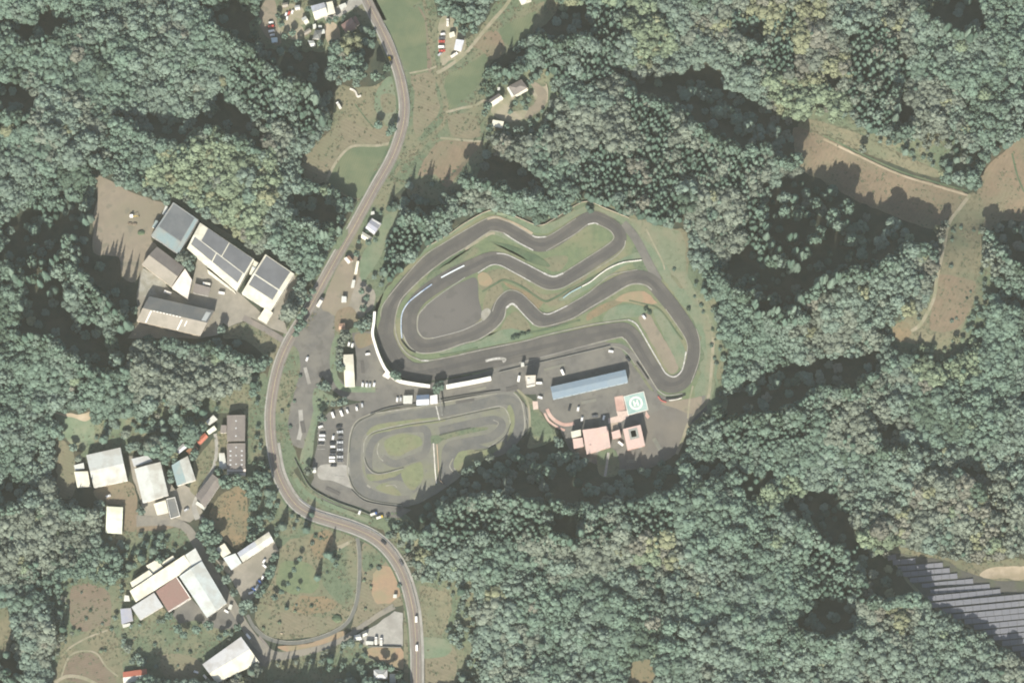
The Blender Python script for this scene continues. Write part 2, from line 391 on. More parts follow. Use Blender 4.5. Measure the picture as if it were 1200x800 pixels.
# ------------------------------------------------------------------ land cover: meadows, fields, yards
# circuit grounds
sheet('circuit_grass', [(440,360),(470,318),(500,293),(540,262),(572,250),(590,251),(632,266),(660,255),(688,238),(735,255),(775,300),(800,320),(838,385),(838,450),(822,490),(800,500),(700,480),(600,440),(470,440),(440,400)], GRASS, 0, rough=1)
sheet('verge', [(735,255),(770,275),(805,275),(806,320),(815,350),(836,385),(838,470),(820,490),(812,470),(824,420),(815,380),(790,345),(765,310)], GRASSB, 1, rough=2.5)
sheet('dry_bank', [(770,272),(805,272),(806,318),(800,338),(790,330),(780,300)], GRASSY, 2, rough=2)
sheet('bright_verge', [(690,239),(735,255),(742,268),(720,256),(697,245),(676,253),(660,263),(640,274),(625,272),(590,254),(570,250),(545,265),(520,280),(500,294),(480,312),(500,290),(540,262),(572,248),(590,250),(632,266),(660,254)], GRASSB, 2, rough=.8, smooth=False)
for pts, m in [
    ([(648,300),(668,288),(695,268),(708,268),(714,277),(700,290),(670,308),(652,318),(640,314)], GRASS),
    ([(640,302),(665,300),(660,314),(648,318),(636,310)], GRASSY),
    ([(560,268),(575,262),(600,274),(625,290),(612,288),(580,275)], GRASSB),
    ([(575,283),(600,294),(625,309),(645,312),(630,300),(600,288)], GRASSD),
    ([(490,338),(505,322),(530,306),(555,290),(560,296),(530,314),(505,332),(492,345)], GRASS2),
    ([(500,326),(530,303),(556,287),(545,287),(515,306)], GRASSD),
    ([(561,335),(572,318),(592,316),(610,324),(632,343),(650,344),(668,335),(690,320),(672,345),(650,358),(638,356),(612,336),(594,328),(575,340)], GRASSY),
    ([(590,330),(612,340),(636,352),(628,362),(612,345),(598,338)], FORANGE),
    ([(566,362),(572,338),(585,332),(590,345),(578,362)], GRASSY),
    ([(655,350),(690,330),(720,308),(745,296),(752,302),(730,312),(695,335),(668,350)], GRASSB),
    ([(594,372),(606,365),(622,384),(616,392),(598,398),(585,395)], GRASSY),
    ([(520,408),(560,400),(585,388),(600,385),(625,392),(600,400),(560,408),(520,416)], GRASSB),
    ([(500,414),(545,404),(572,396),(585,388),(560,398),(530,406)], GRASSD),
    ([(690,366),(718,352),(735,350),(722,358),(700,370),(688,376)], FORANGE),
    ([(720,352),(738,342),(756,342),(767,352),(770,356),(755,357),(737,354)], CLAY),
    ([(715,362),(735,356),(755,360),(757,366),(748,371),(725,374),(706,376)], GRASSB),
    ([(748,373),(760,368),(770,385),(783,405),(795,428),(786,438),(774,420),(760,395)], DIRT),
    ([(766,368),(775,365),(797,398),(803,412),(798,432),(786,410)], GRASSB),
    ([(725,404),(733,402),(752,430),(768,455),(762,456),(745,432)], GRASS2),
    ([(742,290),(756,300),(770,322),(757,318),(742,312)], GRASS2)]:
    sheet('infield_grass', pts, m, 2, rough=.7, clear=False)
sheet('clay_patch', [(560,323),(566,319),(573,322),(577,330),(571,335),(562,333)], CLAY, 4, rough=.6, clear=False)
# paddock, yards, car parks
sheet('paddock', [(560,438),(640,412),(700,400),(735,403),(752,432),(772,462),(800,470),(830,462),(830,480),(806,500),(798,525),(785,537),(762,548),(716,552),(690,540),(668,528),(655,500),(632,480),(628,462),(600,462),(520,470),(470,478),(455,470),(470,455)], ASPH3, 1, rough=.4, smooth=False)
sheet('yard', [(760,485),(825,470),(806,500),(796,528),(770,542),(752,545),(752,500)], mat('asphalt_brown', (.132,.123,.108), (.11,.102,.09), .2, (.155,.14,.115), .03), 2, rough=.6)
sheet('dirt_strip', [(775,472),(805,468),(822,465),(815,485),(790,478)], DIRT, 3, rough=.8)
sheet('yard', [(412,390),(436,388),(441,405),(452,432),(464,446),(505,455),(515,463),(465,474),(440,470),(448,455),(417,456),(418,420)], ASPH3, 1, smooth=False)
sheet('dirt_patch', [(416,392),(435,391),(437,402),(420,408)], FBROWN, 2, rough=.5)
sheet('entrance_road_surface', [(340,400),(378,352),(390,362),(392,395),(386,425),(372,455),(368,490),(360,520),(352,525),(338,515),(336,495),(345,455),(350,430)], ASPH3, 1, rough=.8)
ribbon('entrance_road', [(368,378),(374,400),(380,425),(392,448),(410,461),(435,463),(460,458)], [16,16,15,15,14,13,12], ASPH3, 2)
ribbon('faded_marking', [(352,480),(353,500),(350,515)], 5, CONC, 3, clear=False)
sheet('car_park', [(440,468),(470,474),(440,483),(420,492),(411,505),(408,530),(408,555),(416,575),(430,587),(470,594),(482,597),(468,607),(440,604),(405,595),(375,584),(362,572),(368,560),(366,545),(372,520),(373,497),(385,483),(410,474)], ASPH3, 1, smooth=False)
sheet('concrete_pad', [(375,545),(407,545),(408,560),(413,572),(390,563),(374,560)], CONC, 2, clear=False, rough=.4)
ribbon('retaining_edge', [(345,533),(352,548),(362,568),(378,580),(400,590),(420,596),(438,604)], 4.5, GRASSD, 2)
sheet('verge', [(332,515),(342,545),(352,562),(375,583),(405,597),(440,607),(465,622),(440,618),(410,607),(375,600),(352,585),(335,560),(328,530)], GRASS2, 1, rough=1)
ribbon('verge', [(346,560),(358,577),(385,591),(410,601),(432,610)], 5, GRASSB, 2)
sheet('verge', [(330,430),(345,405),(352,430),(342,470),(338,500),(345,525),(350,545),(338,548),(326,520),(323,470)], GRASS2, 1, rough=1)
sheet('verge', [(368,455),(385,462),(395,468),(380,480),(370,500),(366,530),(362,550),(352,545),(356,520),(366,490)], GRASSB, 2, rough=1)
ribbon('verge', [(397,392),(392,405),(390,425),(394,445),(405,455),(440,456)], 7, GRASSB, 3)
# small circuit apron
GISL = mat('island_grass', (.165,.18,.10), (.13,.148,.085), .25, (.165,.155,.10), .08, speck=(.3,(.1,.112,.065),.5))
sheet('small_circuit_apron', [(408,530),(410,507),(418,494),(432,486),(458,480),(500,474),(555,464),(585,459),(603,459),(612,470),(620,480),(621,500),(610,514),(592,527),(570,537),(550,547),(535,562),(512,578),(490,590),(472,594),(446,590),(428,585),(415,575),(408,557)], ASPH2, 2, smooth=False, clear=True)
for pts, m in [
    ([(450,520),(458,511),(475,508),(492,512),(494,522),(480,528),(468,534),(455,532)], GISL),
    ([(472,551),(492,541),(496,556),(491,568),(482,574),(472,562)], GISL),
    ([(440,571),(450,566),(462,571),(470,580),(455,579)], GISL),
    ([(430,555),(445,556),(462,552),(472,550),(466,557),(445,562),(434,563)], GRASS),
    ([(511,513),(525,507),(550,502),(570,500),(568,504),(540,510),(515,516)], GRASS2),
    ([(533,536),(542,528),(572,525),(590,517),(588,524),(570,536),(556,549),(542,556),(533,550)], GISL),
    ([(505,511),(515,510),(518,516),(512,520),(505,519)], GRASS2),
    ([(440,498),(480,492),(515,489),(520,494),(480,500),(450,506),(430,510)], GISL),
    ([(598,474),(603,490),(601,505),(594,518),(597,500),(594,482)], GISL)]:
    sheet('infield_grass', pts, m, 5, rough=.7, clear=False)
def closed_ring(name, pts, wd, m, layer, closed=True): return ribbon(name, pts, wd, m, layer, closed=closed, clear=False)
sheet('mossy_infield', [(426,530),(427,517),(432,510),(443,504),(480,496),(514,491),(560,481),(586,476),(595,484),(597.5,498),(590,512),(572,526),(552,542),(534,560),(505,576),(470,586),(440,578),(428,560),(425,545)], mat('asphalt_mossy', (.16,.16,.13), (.132,.133,.11), .12, (.15,.155,.10), .07, speck=(.3,(.12,.12,.1),.6)), 3, rough=.6, clear=False)
ribbon('small_circuit', [(520,482),(560,474),(590,468),(604,474),(608,490),(606,508),(595,522),(575,530),(548,524),(530,535),(526,552),(520,568)], 12, ASPHD, 4, clear=False)
ribbon('small_circuit', [(520,482),(480,488),(445,494),(424,503),(417,520),(417,548),(421,566),(436,580),(460,586),(480,587)], 13, ASPHD, 4, clear=False)
ribbon('small_circuit', [(488,575),(478,562),(462,558),(445,561),(434,556),(432,535),(437,518),(452,506),(480,502),(500,505),(498,530),(480,538),(462,543),(448,536)], 9, ASPHD, 4, clear=False)
ribbon('small_circuit', [(515,505),(550,497),(580,492),(588,500),(575,512),(545,518),(525,524),(522,545),(524,560)], 10, ASPHD, 4, clear=False)
for pts, wd in [
    ([(438,483),(418,493),(410.5,508),(408,530),(407.5,555),(414,573),(427,584),(446,589),(471,592)], 1.3),
    ([(426,530),(427,517),(432,510),(443,504),(480,496),(514,491),(560,481),(586,476),(595,484),(597.5,498),(590,512),(572,524)], 1.1),
    ([(426,535),(431,548),(443,555.5),(472,549)], .8), ([(602,460),(611,471),(615,495),(613,510)], 1.4),
    ([(444,519),(442,527),(444,535),(449,540)], 1.2), ([(452,569),(462,568),(465,571)], 1.2), ([(531,537),(527,546),(531,553)], 1.3),
    ([(578,492),(584,495),(582,500)], 1.0), ([(532,548),(540,556),(555,549)], .8), ([(440,484),(480,478.5),(520,471),(582,461)], 1.1), ([(455,481.5),(500,475),(500,474)], .9),
    ([(430,568),(434,571)], 2.2)]:
    ribbon('kerb_line', pts, wd, KERBM, 6, clear=False)
EDGE = mat('dark_kerb_edge', (.045,.05,.042), (.06,.063,.055), .5)  # dark lines painted in for the shadow along kerbs and barriers
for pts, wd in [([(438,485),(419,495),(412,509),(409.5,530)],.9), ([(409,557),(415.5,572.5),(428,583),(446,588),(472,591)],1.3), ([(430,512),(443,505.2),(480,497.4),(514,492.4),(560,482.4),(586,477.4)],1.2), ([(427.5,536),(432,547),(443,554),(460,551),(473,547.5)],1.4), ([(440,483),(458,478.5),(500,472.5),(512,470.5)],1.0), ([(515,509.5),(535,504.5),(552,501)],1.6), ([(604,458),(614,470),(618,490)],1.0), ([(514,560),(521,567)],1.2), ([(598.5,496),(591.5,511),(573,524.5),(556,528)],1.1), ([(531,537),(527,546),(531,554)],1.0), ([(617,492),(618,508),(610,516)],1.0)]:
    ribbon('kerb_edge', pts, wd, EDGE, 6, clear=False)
ribbon('start_line', [(511,475),(515,492)], 1.3, WPAINT, 7, clear=False)

# ------------------------------------------------------------------ the main kart circuit
MAIN = [(454,376,17),(459,357,17),(475,334,17),(496,313,17),(520,295,17),(545,280,17),(571,264.5,16),(585,263.5,16),(606,274,16),(624,284.5,17),(637,286.5,17),(651,281,16),(670,268,16),(688,256.5,15),(699,255,14),(715,262.5,14),(724.5,271,14),(727,281,14),(718,291.5,14),(692,308,15),(667,324,15),(653,330.5,15),(644,331.5,15),(630,326,16),(604,312,15),(586,303.5,15),(572,303.5,15),(556,311,17),(534,321,18),(510,335,18),(491,350,17),(481.5,365,17),(479.5,381,17),(482,394,17),(490,402.5,17),(503,405,17),(526,400,17),(551,392,17),(569,383,17),(580,372.5,17),(586,360,17),(593,351,15),(601,348.5,15),(610,352,15),(621,365,17),(631,373,17),(645,374.5,17),(668,366,17),(690,353,18),(712,339,18),(730,329,16),(746,324.5,16),(762,329,17),(777,345.5,17),(791,363,17),(806,384.5,16),(812.5,401,15),(812,420,15),(808,434,17),(800,445,20),(790,450,21),(781,449,20),(772,442,19),(763,430,18),(754,415,18),(744,397,17),(735,388,17),(725,387,18),(695,393,21),(660,401,22),(625,409,23),(590,416,25),(560,422.5,26),(530,429.5,24),(508,434,22),(490,436.5,22),(476,432,22),(463,420,22),(455,405,22),(451.5,391,20)]
ribbon('kart_track', [p[:2] for p in MAIN], [p[2] for p in MAIN], ASPH, 5, closed=True, clear=True)
ribbon('racing_line', [p[:2] for p in MAIN], [5]*len(MAIN), mat('asphalt_rubbered', (.071,.068,.065), (.06,.058,.056), .3, (.083,.079,.073), .03), 6, closed=True, clear=False)
sheet('infield_asphalt', [(490,372),(497,361),(520,343),(540,331),(558,326),(561,350),(564,372),(543,386),(510,395),(496,395),(490,388)], mat('asphalt_infield', (.094,.09,.084), (.079,.076,.072), .1, (.112,.106,.097), .02, speck=(.1,(.07,.068,.064),.5)), 3, clear=False)
sheet('concrete_pad', [(564,366),(571,361),(575,366),(566,376)], KERBM, 6, clear=False)
ribbon('service_road', [(730,262),(742,275),(752,292),(762,312),(772,330)], 10, ASPH3, 4, clear=True)
ribbon('pit_lane', [(575,441),(600,434),(640,424),(690,410),(722,405),(738,413),(752,432),(770,458)], 6, ASPH3, 4, clear=False)
LINES = [
    ([(446,371),(449,357),(470,330),(497,300),(520,285),(545,270),(571,256),(585,255.5),(607,266),(624,276),(635,278)], 1.0, KERBM),
    ([(624,276),(629,278),(640,277.5)], 1.6, WPAINT),
    ([(640,277.5),(650,272.5),(675,256)], .8, KERBM),
    ([(463.5,389),(463,374),(469,353),(480,340),(500,321),(524,303),(545,290.5),(571,273),(578,270.5),(590,273)], 1.1, KERBM),
    ([(590,273),(607,284),(625,293.5)], 1.3, WPAINT),
    ([(640,294),(672,275.5),(689,263),(697,262)], .9, KERBM), ([(689,263),(697,261.5),(701,263)], 1.4, WPAINT),
    ([(701,263),(713,269),(718,274),(719,279),(713,286),(690,301),(660,320)], 1.0, KERBM),
    ([(582,297),(594,298.5),(614,308),(637,320)], 1.2, WPAINT), ([(637,320),(645,323.5),(652,323.5),(660,320)], 2.0, WPAINT),
    ([(733,282),(731,290),(722,300),(700,314),(673,330),(657,338),(640,339),(622,330)], 1.0, KERBM),
    ([(622,330),(600,318),(586,311),(575,311),(560,320)], 1.0, WPAINT),
    ([(545,325),(520,342),(508,351),(497,360)], .8, CONC), ([(499,359),(491,368),(489,378),(490,388),(497,396),(508,396)], 1.5, KERBM), ([(508,396),(542,387),(565,376)], .9, CONC),
    ([(472,391),(479,405),(492,413.5),(515,412),(543,402.5),(560,398),(578,387),(590,374),(593,361)], 1.3, KERBM),
    ([(593,361),(600,356),(606,360)], 2.2, WPAINT), ([(606,360),(615,370),(625,380)], 1.1, WPAINT), ([(625,380),(634,383),(650,380),(671,373),(690,361.5),(715,347)], 1.2, KERBM),
    ([(577,365),(582,352),(592,342),(600,340),(611,344),(621,353),(633,365),(637,367.5)], .9, KERBM), ([(637,367.5),(645,367.5),(665,358)], 1.2, WPAINT), ([(665,358),(690,343),(711,325),(725,320),(747,316)], .9, KERBM),
    ([(715,347),(735,335),(746,332.5),(757,334.5),(764,340)], 1.5, KERBM), ([(780,362),(800,391),(805.5,404),(804.5,415)], .8, KERBM),
    ([(804,412),(800.5,430),(796,438),(789,441.5),(780,437),(772,424),(758,400),(750,386),(744.5,378.5),(736,374.5)], 1.5, WPAINT), ([(736,374.5),(715,377),(690,381),(640,392.5),(617,399),(571,408.5),(557,411.5),(520,419.5),(502,422.5)], 1.2, KERBM),
    ([(502,422.5),(494,422.5)], 2.0, WPAINT), ([(494,422.5),(478,415),(468,402.5),(463.5,389)], 1.5, KERBM),
    ([(816,385),(820,401),(819,422),(810,448)], .8, KERBM), ([(770,456),(754,430),(736,402),(731,397),(725,395.5),(690,404)], 1.2, KERBM), ([(690,404),(640,417),(608,425)], .7, CONC),
    ([(718,406),(727,408),(736,415),(745,428)], .9, KERBM), ([(770,456),(781,463),(800,461)], 1.0, CONC)]
for pts, wd, m in LINES: ribbon('kerb_line', pts, wd, m, 8, clear=False)
ribbon('worn_marking', [(569,423),(577,421),(585,420),(592,421),(589,424)], 3.2, CONC, 8, clear=False)
ribbon('worn_marking', [(570,423),(578,420.5),(586,419.5)], 1.8, WPAINT, 9, clear=False)
ribbon('gravel_shoulder', [(571,256.5),(580,254.5),(590,257),(607,264),(624,274)], 3, SAND, 7, clear=False)
ribbon('gravel_shoulder', [(545,292),(572,275),(580,273.5)], 3.5, PATH, 7, clear=False)
ribbon('drain', [(560,407),(540,412),(515,416)], 2, GRASSD, 5, clear=False)
ribbon('drain_bank', [(737,352),(752,355.5),(767,359),(778,368),(792,388),(800,398)], 1.6, GRASSD, 5, clear=False)
ribbon('drain_bank', [(565,342),(580,333),(592,328),(612,336),(636,352),(648,350),(668,338)], 2.4, GRASSD, 5, clear=False)
ribbon('drain_bank', [(680,375),(668,378),(640,386),(618,390)], 2.2, GRASSD, 4, clear=False)
ribbon('drain_bank', [(665,340),(700,322),(725,307)], 2.0, GRASSD, 5, clear=False)
# paths beside the circuit
ribbon('path', [(836,395),(834,430),(831,460),(826,474),(812,488),(805,500),(800,515),(793,532)], 3.5, PATH, 4)
ribbon('path', [(757,268),(768,290),(776,306),(779,316)], 1.8, PATH, 4)
ribbon('path', [(812,452),(808,470),(806,490)], 2, PATH, 4, clear=False)
# pavement by the pink clubhouse
ribbon('pink_pavement', [(641,479),(645,487),(652,493.5),(662,497.5),(673,496)], 4, PINKP, 4, clear=False)
ribbon('pink_pavement', [(638,484),(643,493),(653,500),(662,504)], 2.5, PINKP, 5, clear=False)
sheet('pink_pavement', [(720,465),(730,463),(733,480),(722.5,482)], PINKP, 4, smooth=False, clear=False)
sheet('pale_pavement', [(722.5,482),(736,481),(737,488),(728,494),(713,496),(712.5,490),(724,487)], mat('pale_paving', (.5,.4,.34), (.42,.33,.28), .5), 5, smooth=False, clear=False)
sheet('tan_pavement', [(713,490),(722,488),(726,503),(716,506)], mat('tan_paving', (.36,.29,.22), (.3,.24,.18), .5), 4, smooth=False, clear=False)
sheet('pink_pavement', [(757,481),(761.5,488),(759,491),(756,487)], PINKP, 4, smooth=False, clear=False)
sheet('garden', [(702,528),(722,528),(724,555),(702,556)], GRASS2, 3, rough=.6, clear=True)
ribbon('path', [(713,530),(711,545),(709,558)], 3, CONC, 5, clear=False)
sheet('verge', [(602,459),(614,462),(625,470),(636,486),(645,500),(655,508),(640,520),(618,525),(622,505),(620,482),(612,468)], GRASS2, 3, rough=.5)
ribbon('path', [(606,456),(616,466),(620,480),(621,500)], 2.4, PATH, 5, clear=False)
sheet('concrete_pad', [(624,470),(630,470),(631,479),(625,480)], mat('pale_paving',(.5,.4,.34)), 5, smooth=False, clear=False)
# ------------------------------------------------------------------ main road
RD = [(421,-20),(430,0),(440,20),(449,38),(459,60),(467,82),(472,103),(474.5,125),(472,148),(465,172),(456,192),(441,218),(428,242),(410,275),(393,305),(378,332),(362,362),(347,386),(335,408),(326,432),(320,460),(317,488),(319,520),(325,552),(335,575),(348,592),(366,603),(390,611),(415,619),(438,630),(455,645),(468,664),(477,686),(484,715),(487,745),(488,775),(488,830)]
ribbon('road_verge', RD, 20, GRASS2, 1, pad=0)
ribbon('road', RD, 11.5, ROADM, 6, pad=2)
ribbon('edge_line', RD, .4, KERBM, 8, clear=False, off=3.9)
ribbon('edge_line', RD, .4, KERBM, 8, clear=False, off=-3.9)
ribbon('centre_line', RD, .35, mat('yellow_paint', (.5,.4,.2), (.35,.3,.18), .6), 8, clear=False)
ribbon('road_wear', RD, 1.3, mat('road_wear', (.19,.15,.13), (.15,.125,.11), .4), 7, clear=False, off=1.9)
ribbon('road_wear', RD, 1.3, mat('road_wear', (.19,.15,.13)), 7, clear=False, off=-1.9)
ribbon('pavement', RD, 1.8, CONC, 5, clear=False, off=6.4, z0=.1)
ribbon('pavement', RD[22:], 3.2, CONC, 5, clear=False, off=-7.6, z0=.1)
ribbon('ditch_shade_strip', RD[4:12], 2.2, GRASSD, 4, clear=False, off=9.0)
ribbon('ditch_shade_strip', RD[24:], 1.8, GRASSD, 4, clear=False, off=8.6)
# lanes
ribbon('lane', [(462,710),(444,720),(425,733),(408,745),(385,756),(355,764),(325,768),(305,757),(288,735),(270,705),(250,672),(232,640),(218,618),(196,611),(160,610)], [7,6,6,6,7,8,10,12,10,11,12,11,10,9,14], mat('lane_asphalt', (.19,.178,.15), (.155,.146,.125), .3, (.21,.19,.15), .08, speck=(.2,(.125,.118,.1),.5)), 4)
ribbon('lane', [(300,748),(312,765),(300,778)], 12, ROADM, 3)
ribbon('canal', [(419,630),(421.5,650),(421,680),(418,705),(408,728),(388,742),(360,751),(335,753),(312,747),(298,735),(290,720)], 4.2, mat('canal_concrete', (.13,.13,.115), (.1,.105,.095), .3), 4)
ribbon('canal_wall', [(419,630),(421.5,650),(421,680),(418,705),(408,728),(388,742),(360,751),(335,753),(312,747),(298,735)], .7, KERBM, 6, clear=False, off=2.3)
ribbon('lane', [(337,402),(318,390),(298,379),(285,372)], 7, ROADM, 4)
sheet('yard', [(150,396),(162,378),(160,350),(165,315),(180,322),(200,340),(220,350),(232,300),(245,318),(282,344),(305,366),(318,362),(345,322),(352,330),(330,365),(338,392),(318,385),(295,372),(268,383),(262,378),(255,392),(235,396)], CONC if False else mat('yard_gravel', (.24,.22,.18), (.195,.18,.15), .3, (.16,.15,.12), .06), 1, rough=.5, smooth=False)
sheet('pale_yard', [(167,314),(196,328),(192,340),(182,346),(170,348),(160,345)], KERBM, 2, rough=.5, smooth=False)
sheet('dirt_yard', [(112,207),(122,208),(150,224),(180,234),(196,243),(180,268),(178,282),(184,290),(168,312),(158,330),(142,322),(140,302),(110,296),(110,260),(114,230)], DIRT, 2, rough=1.2)
sheet('bank', [(268,384),(292,378),(318,392),(330,404),(322,430),(305,412),(285,398),(262,396)], GRASSY, 1, rough=.8)
sheet('yard', [(150,534),(156,560),(166,592),(170,606),(205,607),(222,612),(238,600),(226,574),(214,566),(206,574),(196,560),(190,538)], mat('yard_gravel', (.24,.22,.18)), 1, rough=.6, smooth=False)
sheet('dirt_patch', [(112,572),(150,563),(160,580),(166,605),(210,609),(196,620),(165,622),(146,620),(144,594),(118,588)], FBROWN, 2, rough=.8)
sheet('yard', [(228,540),(245,520),(256,505),(266,510),(266,530),(256,552),(240,566),(232,580),(222,572),(228,556)], GRASSY, 2, rough=.5)
ribbon('lane', [(232,608),(228,592),(240,566),(250,548),(254,525),(252,508)], [7,6,5,4,4,4], CONC, 3)
sheet('yard', [(252,655),(284,660),(322,634),(326,645),(312,660),(308,682),(298,700),(286,705),(272,680)], mat('yard_gravel', (.24,.22,.18)), 1, rough=.6, smooth=False)
sheet('yard', [(200,718),(224,701),(245,722),(266,708),(282,728),(275,736),(250,738),(230,726),(210,730)], ASPH3, 1, rough=.4, smooth=False)
sheet('yard', [(190,712),(198,718),(178,728),(168,726)], GRASSY, 1, smooth=False)
sheet('yard', [(290,740),(308,758),(320,770),(312,782),(304,776),(284,746)], ASPH3, 2, smooth=False)
sheet('yard', [(415,745),(440,732),(462,716),(472,718),(472,756),(428,756)], CONC, 2, rough=.5, smooth=False)
sheet('bank', [(432,759),(470,759),(472,784),(450,775),(434,770)], CLAY, 2, rough=.5)
sheet('verge', [(473,715),(480,715),(480,800),(473,800)], GRASSY, 2, smooth=False)
# meadow inside the road loop
sheet('meadow', [(340,625),(380,618),(415,630),(420,650),(418,690),(410,722),(385,740),(350,748),(318,746),(300,730),(303,705),(318,680),(326,655),(330,635)], GRASSY, 0, rough=1.2)
for pts, m in [([(375,655),(415,640),(418,690),(410,715),(390,700),(378,680)], GRASS2), ([(365,628),(388,622),(385,650),(372,655),(365,645)], FORANGE), ([(350,700),(380,698),(395,710),(370,718),(345,715)], FORANGE), ([(320,718),(370,722),(400,724),(380,738),(345,744),(315,738)], FTAN), ([(330,660),(365,660),(372,690),(345,695),(325,685)], GRASS)]:
    sheet('meadow_patch', pts, m, 1, rough=2)
sheet('meadow', [(424,638),(440,640),(456,656),(468,682),(474,706),(458,712),(435,724),(412,738),(418,712),(424,680)], FTAN, 0, rough=1)
sheet('meadow_patch', [(426,640),(442,645),(452,658),(440,664),(426,668)], GRASS2, 1, rough=1)
sheet('meadow_patch', [(438,672),(458,664),(468,688),(462,704),(440,705)], CLAY, 2, rough=2)
sheet('bank', [(345,764),(385,755),(405,742),(396,740),(360,754),(325,757)], CLAY, 2, rough=.6)
sheet('path', [(394,640),(412,632),(413,635),(396,645)], PATH, 2, smooth=False)
sheet('orange_meadow', [(250,590),(272,572),(288,575),(291,610),(283,642),(264,634),(248,612)], FORANGE, 1, rough=1.5)
# north valley fields
sheet('meadow', [(430,-30),(505,-30),(512,20),(520,24),(545,45),(560,38),(590,-10),(650,-10),(655,10),(630,35),(600,56),(575,75),(562,105),(556,122),(590,120),(640,95),(642,125),(620,140),(590,146),(566,160),(568,172),(545,205),(524,222),(508,206),(486,206),(462,230),(448,250),(440,240),(462,200),(476,160),(480,125),(474,90),(460,55)], GRASS2, 0, rough=1.5, smooth=False)
sheet('meadow', [(355,186),(385,155),(395,105),(420,102),(438,100),(455,92),(470,100),(474,140),(460,180),(436,230),(405,230),(380,214),(362,216)], GRASSY, 0, rough=1.5)
for pts, m in [
    ([(432,-12),(488,-12),(489,4),(448,24)], FGREEN), ([(450,28),(489,9),(499,25),(501,55),(503,80),(480,86),(466,58)], FGREEN),
    ([(490,8),(498,18),(505,45),(506,82),(501,82),(499,30)], FPINK),
    ([(482,90),(506,86),(512,110),(515,132),(500,150),(488,162),(484,140),(486,110)], FTAN), ([(521,92),(545,78),(574,62),(562,95),(548,112),(527,128)], FGREEN),
    ([(553,52),(565,42),(582,36),(592,58),(578,70),(565,60)], FBROWN), ([(585,34),(610,22),(628,14),(622,40),(602,54),(592,50)], FGREEN), ([(620,12),(645,0),(655,8),(640,28),(624,36)], GRASSY),
    ([(526,136),(548,133),(560,142),(562,160),(540,162),(528,156)], FTAN),
    ([(510,170),(530,164),(566,167),(555,180),(540,200),(524,220),(510,205),(490,205)], FBROWN),
    ([(386,212),(396,190),(412,174),(455,171),(448,190),(434,215),(424,232),(402,226)], FGREEN),
    ([(355,186),(385,155),(405,138),(430,146),(462,150),(454,168),(412,171),(396,182),(384,210),(365,215)], FTAN)]:
    sheet('field', pts, m, 1, rough=1.0, n=3)
ribbon('field_path', [(383,212),(394,190),(412,172),(440,171),(457,168)], 3, PATH, 3)
sheet('verge', [(452,92),(464,95),(469,125),(466,150),(452,148),(440,130),(441,110)], GRASSB, 1, rough=1)
sheet('meadow_patch', [(446,112),(462,112),(462,130),(450,132)], FTAN, 2, rough=1)
sheet('dirt_yard', [(395,105),(420,104),(436,125),(452,148),(430,150),(405,138),(398,125)], GRASSY, 2, rough=1)
ribbon('hedge_row_shadow_ditch', [(416,122),(428,138),(438,150)], 1.6, GRASSD, 3, clear=False).name = 'ditch_shade_strip'  # dark grass strip painting a hedge row's shadow along a ditch
sheet('garden', [(314,0),(330,-10),(395,-10),(400,20),(398,50),(380,56),(350,48),(335,48),(318,52),(304,32)], GRASS2, 0, rough=1.2)
sheet('dirt_yard', [(308,5),(322,0),(325,30),(330,50),(322,52),(304,30)], DIRT, 1, rough=.8)
sheet('dirt_yard', [(380,30),(394,28),(400,48),(392,55),(384,52)], SAND, 1, rough=.8)
sheet('yard', [(330,8),(350,6),(360,24),(352,30),(336,28)], PATH, 1, rough=.8)
sheet('yard', [(380,12),(400,6),(420,-6),(425,4),(408,14),(385,26)], CONC, 1, rough=.6)
ribbon('path', [(496,0),(502,25),(506,60),(512,88),(520,110),(523,130),(520,145),(505,160),(488,175),(474,188),(462,205)], [4,4,5,6,6,6,5,5,5,5,4], GRASSY, 2)
ribbon('path', [(512,86),(530,75),(548,60),(560,45),(578,24),(592,8),(602,-8)], 4, PATH, 3)
ribbon('path', [(523,132),(540,127),(556,124),(568,118),(580,122)], 3, PATH, 3)
ribbon('path', [(516,162),(530,163),(550,165),(565,166)], 2.6, PATH, 3)
ribbon('path', [(480,86),(500,82),(512,78)], 2, PATH, 3)
sheet('yard', [(516,22),(530,22),(546,48),(540,66),(526,72),(518,76),(513,50)], PATH, 1, rough=.7)
sheet('yard', [(575,128),(596,112),(614,112),(640,100),(640,120),(628,132),(612,140),(590,142)], PATH, 1, rough=.8)
sheet('dirt_yard', [(618,92),(630,98),(641,108),(640,122),(628,134),(615,140),(622,122),(630,112)], DIRT, 2, rough=.8)
sheet('garden', [(605,112),(622,108),(626,122),(610,130),(598,128)], GRASS2, 2, rough=.8)
# roadside strip west of the circuit
sheet('roadside_yard', [(404,300),(424,302),(418,330),(402,370),(385,365),(378,355)], DIRT, 1, rough=.8)
sheet('verge', [(452,252),(470,250),(455,280),(440,310),(424,330),(422,305),(436,282)], GRASSB, 1, rough=1)
sheet('dirt_patch', [(395,365),(412,360),(420,375),(405,388),(392,385)], FBROWN, 2, rough=1)
sheet('gravel_yard', [(410,320),(425,328),(440,345),(436,362),(418,372),(405,358)], mat('yard_gravel', (.24,.22,.18)), 0, rough=1.5)
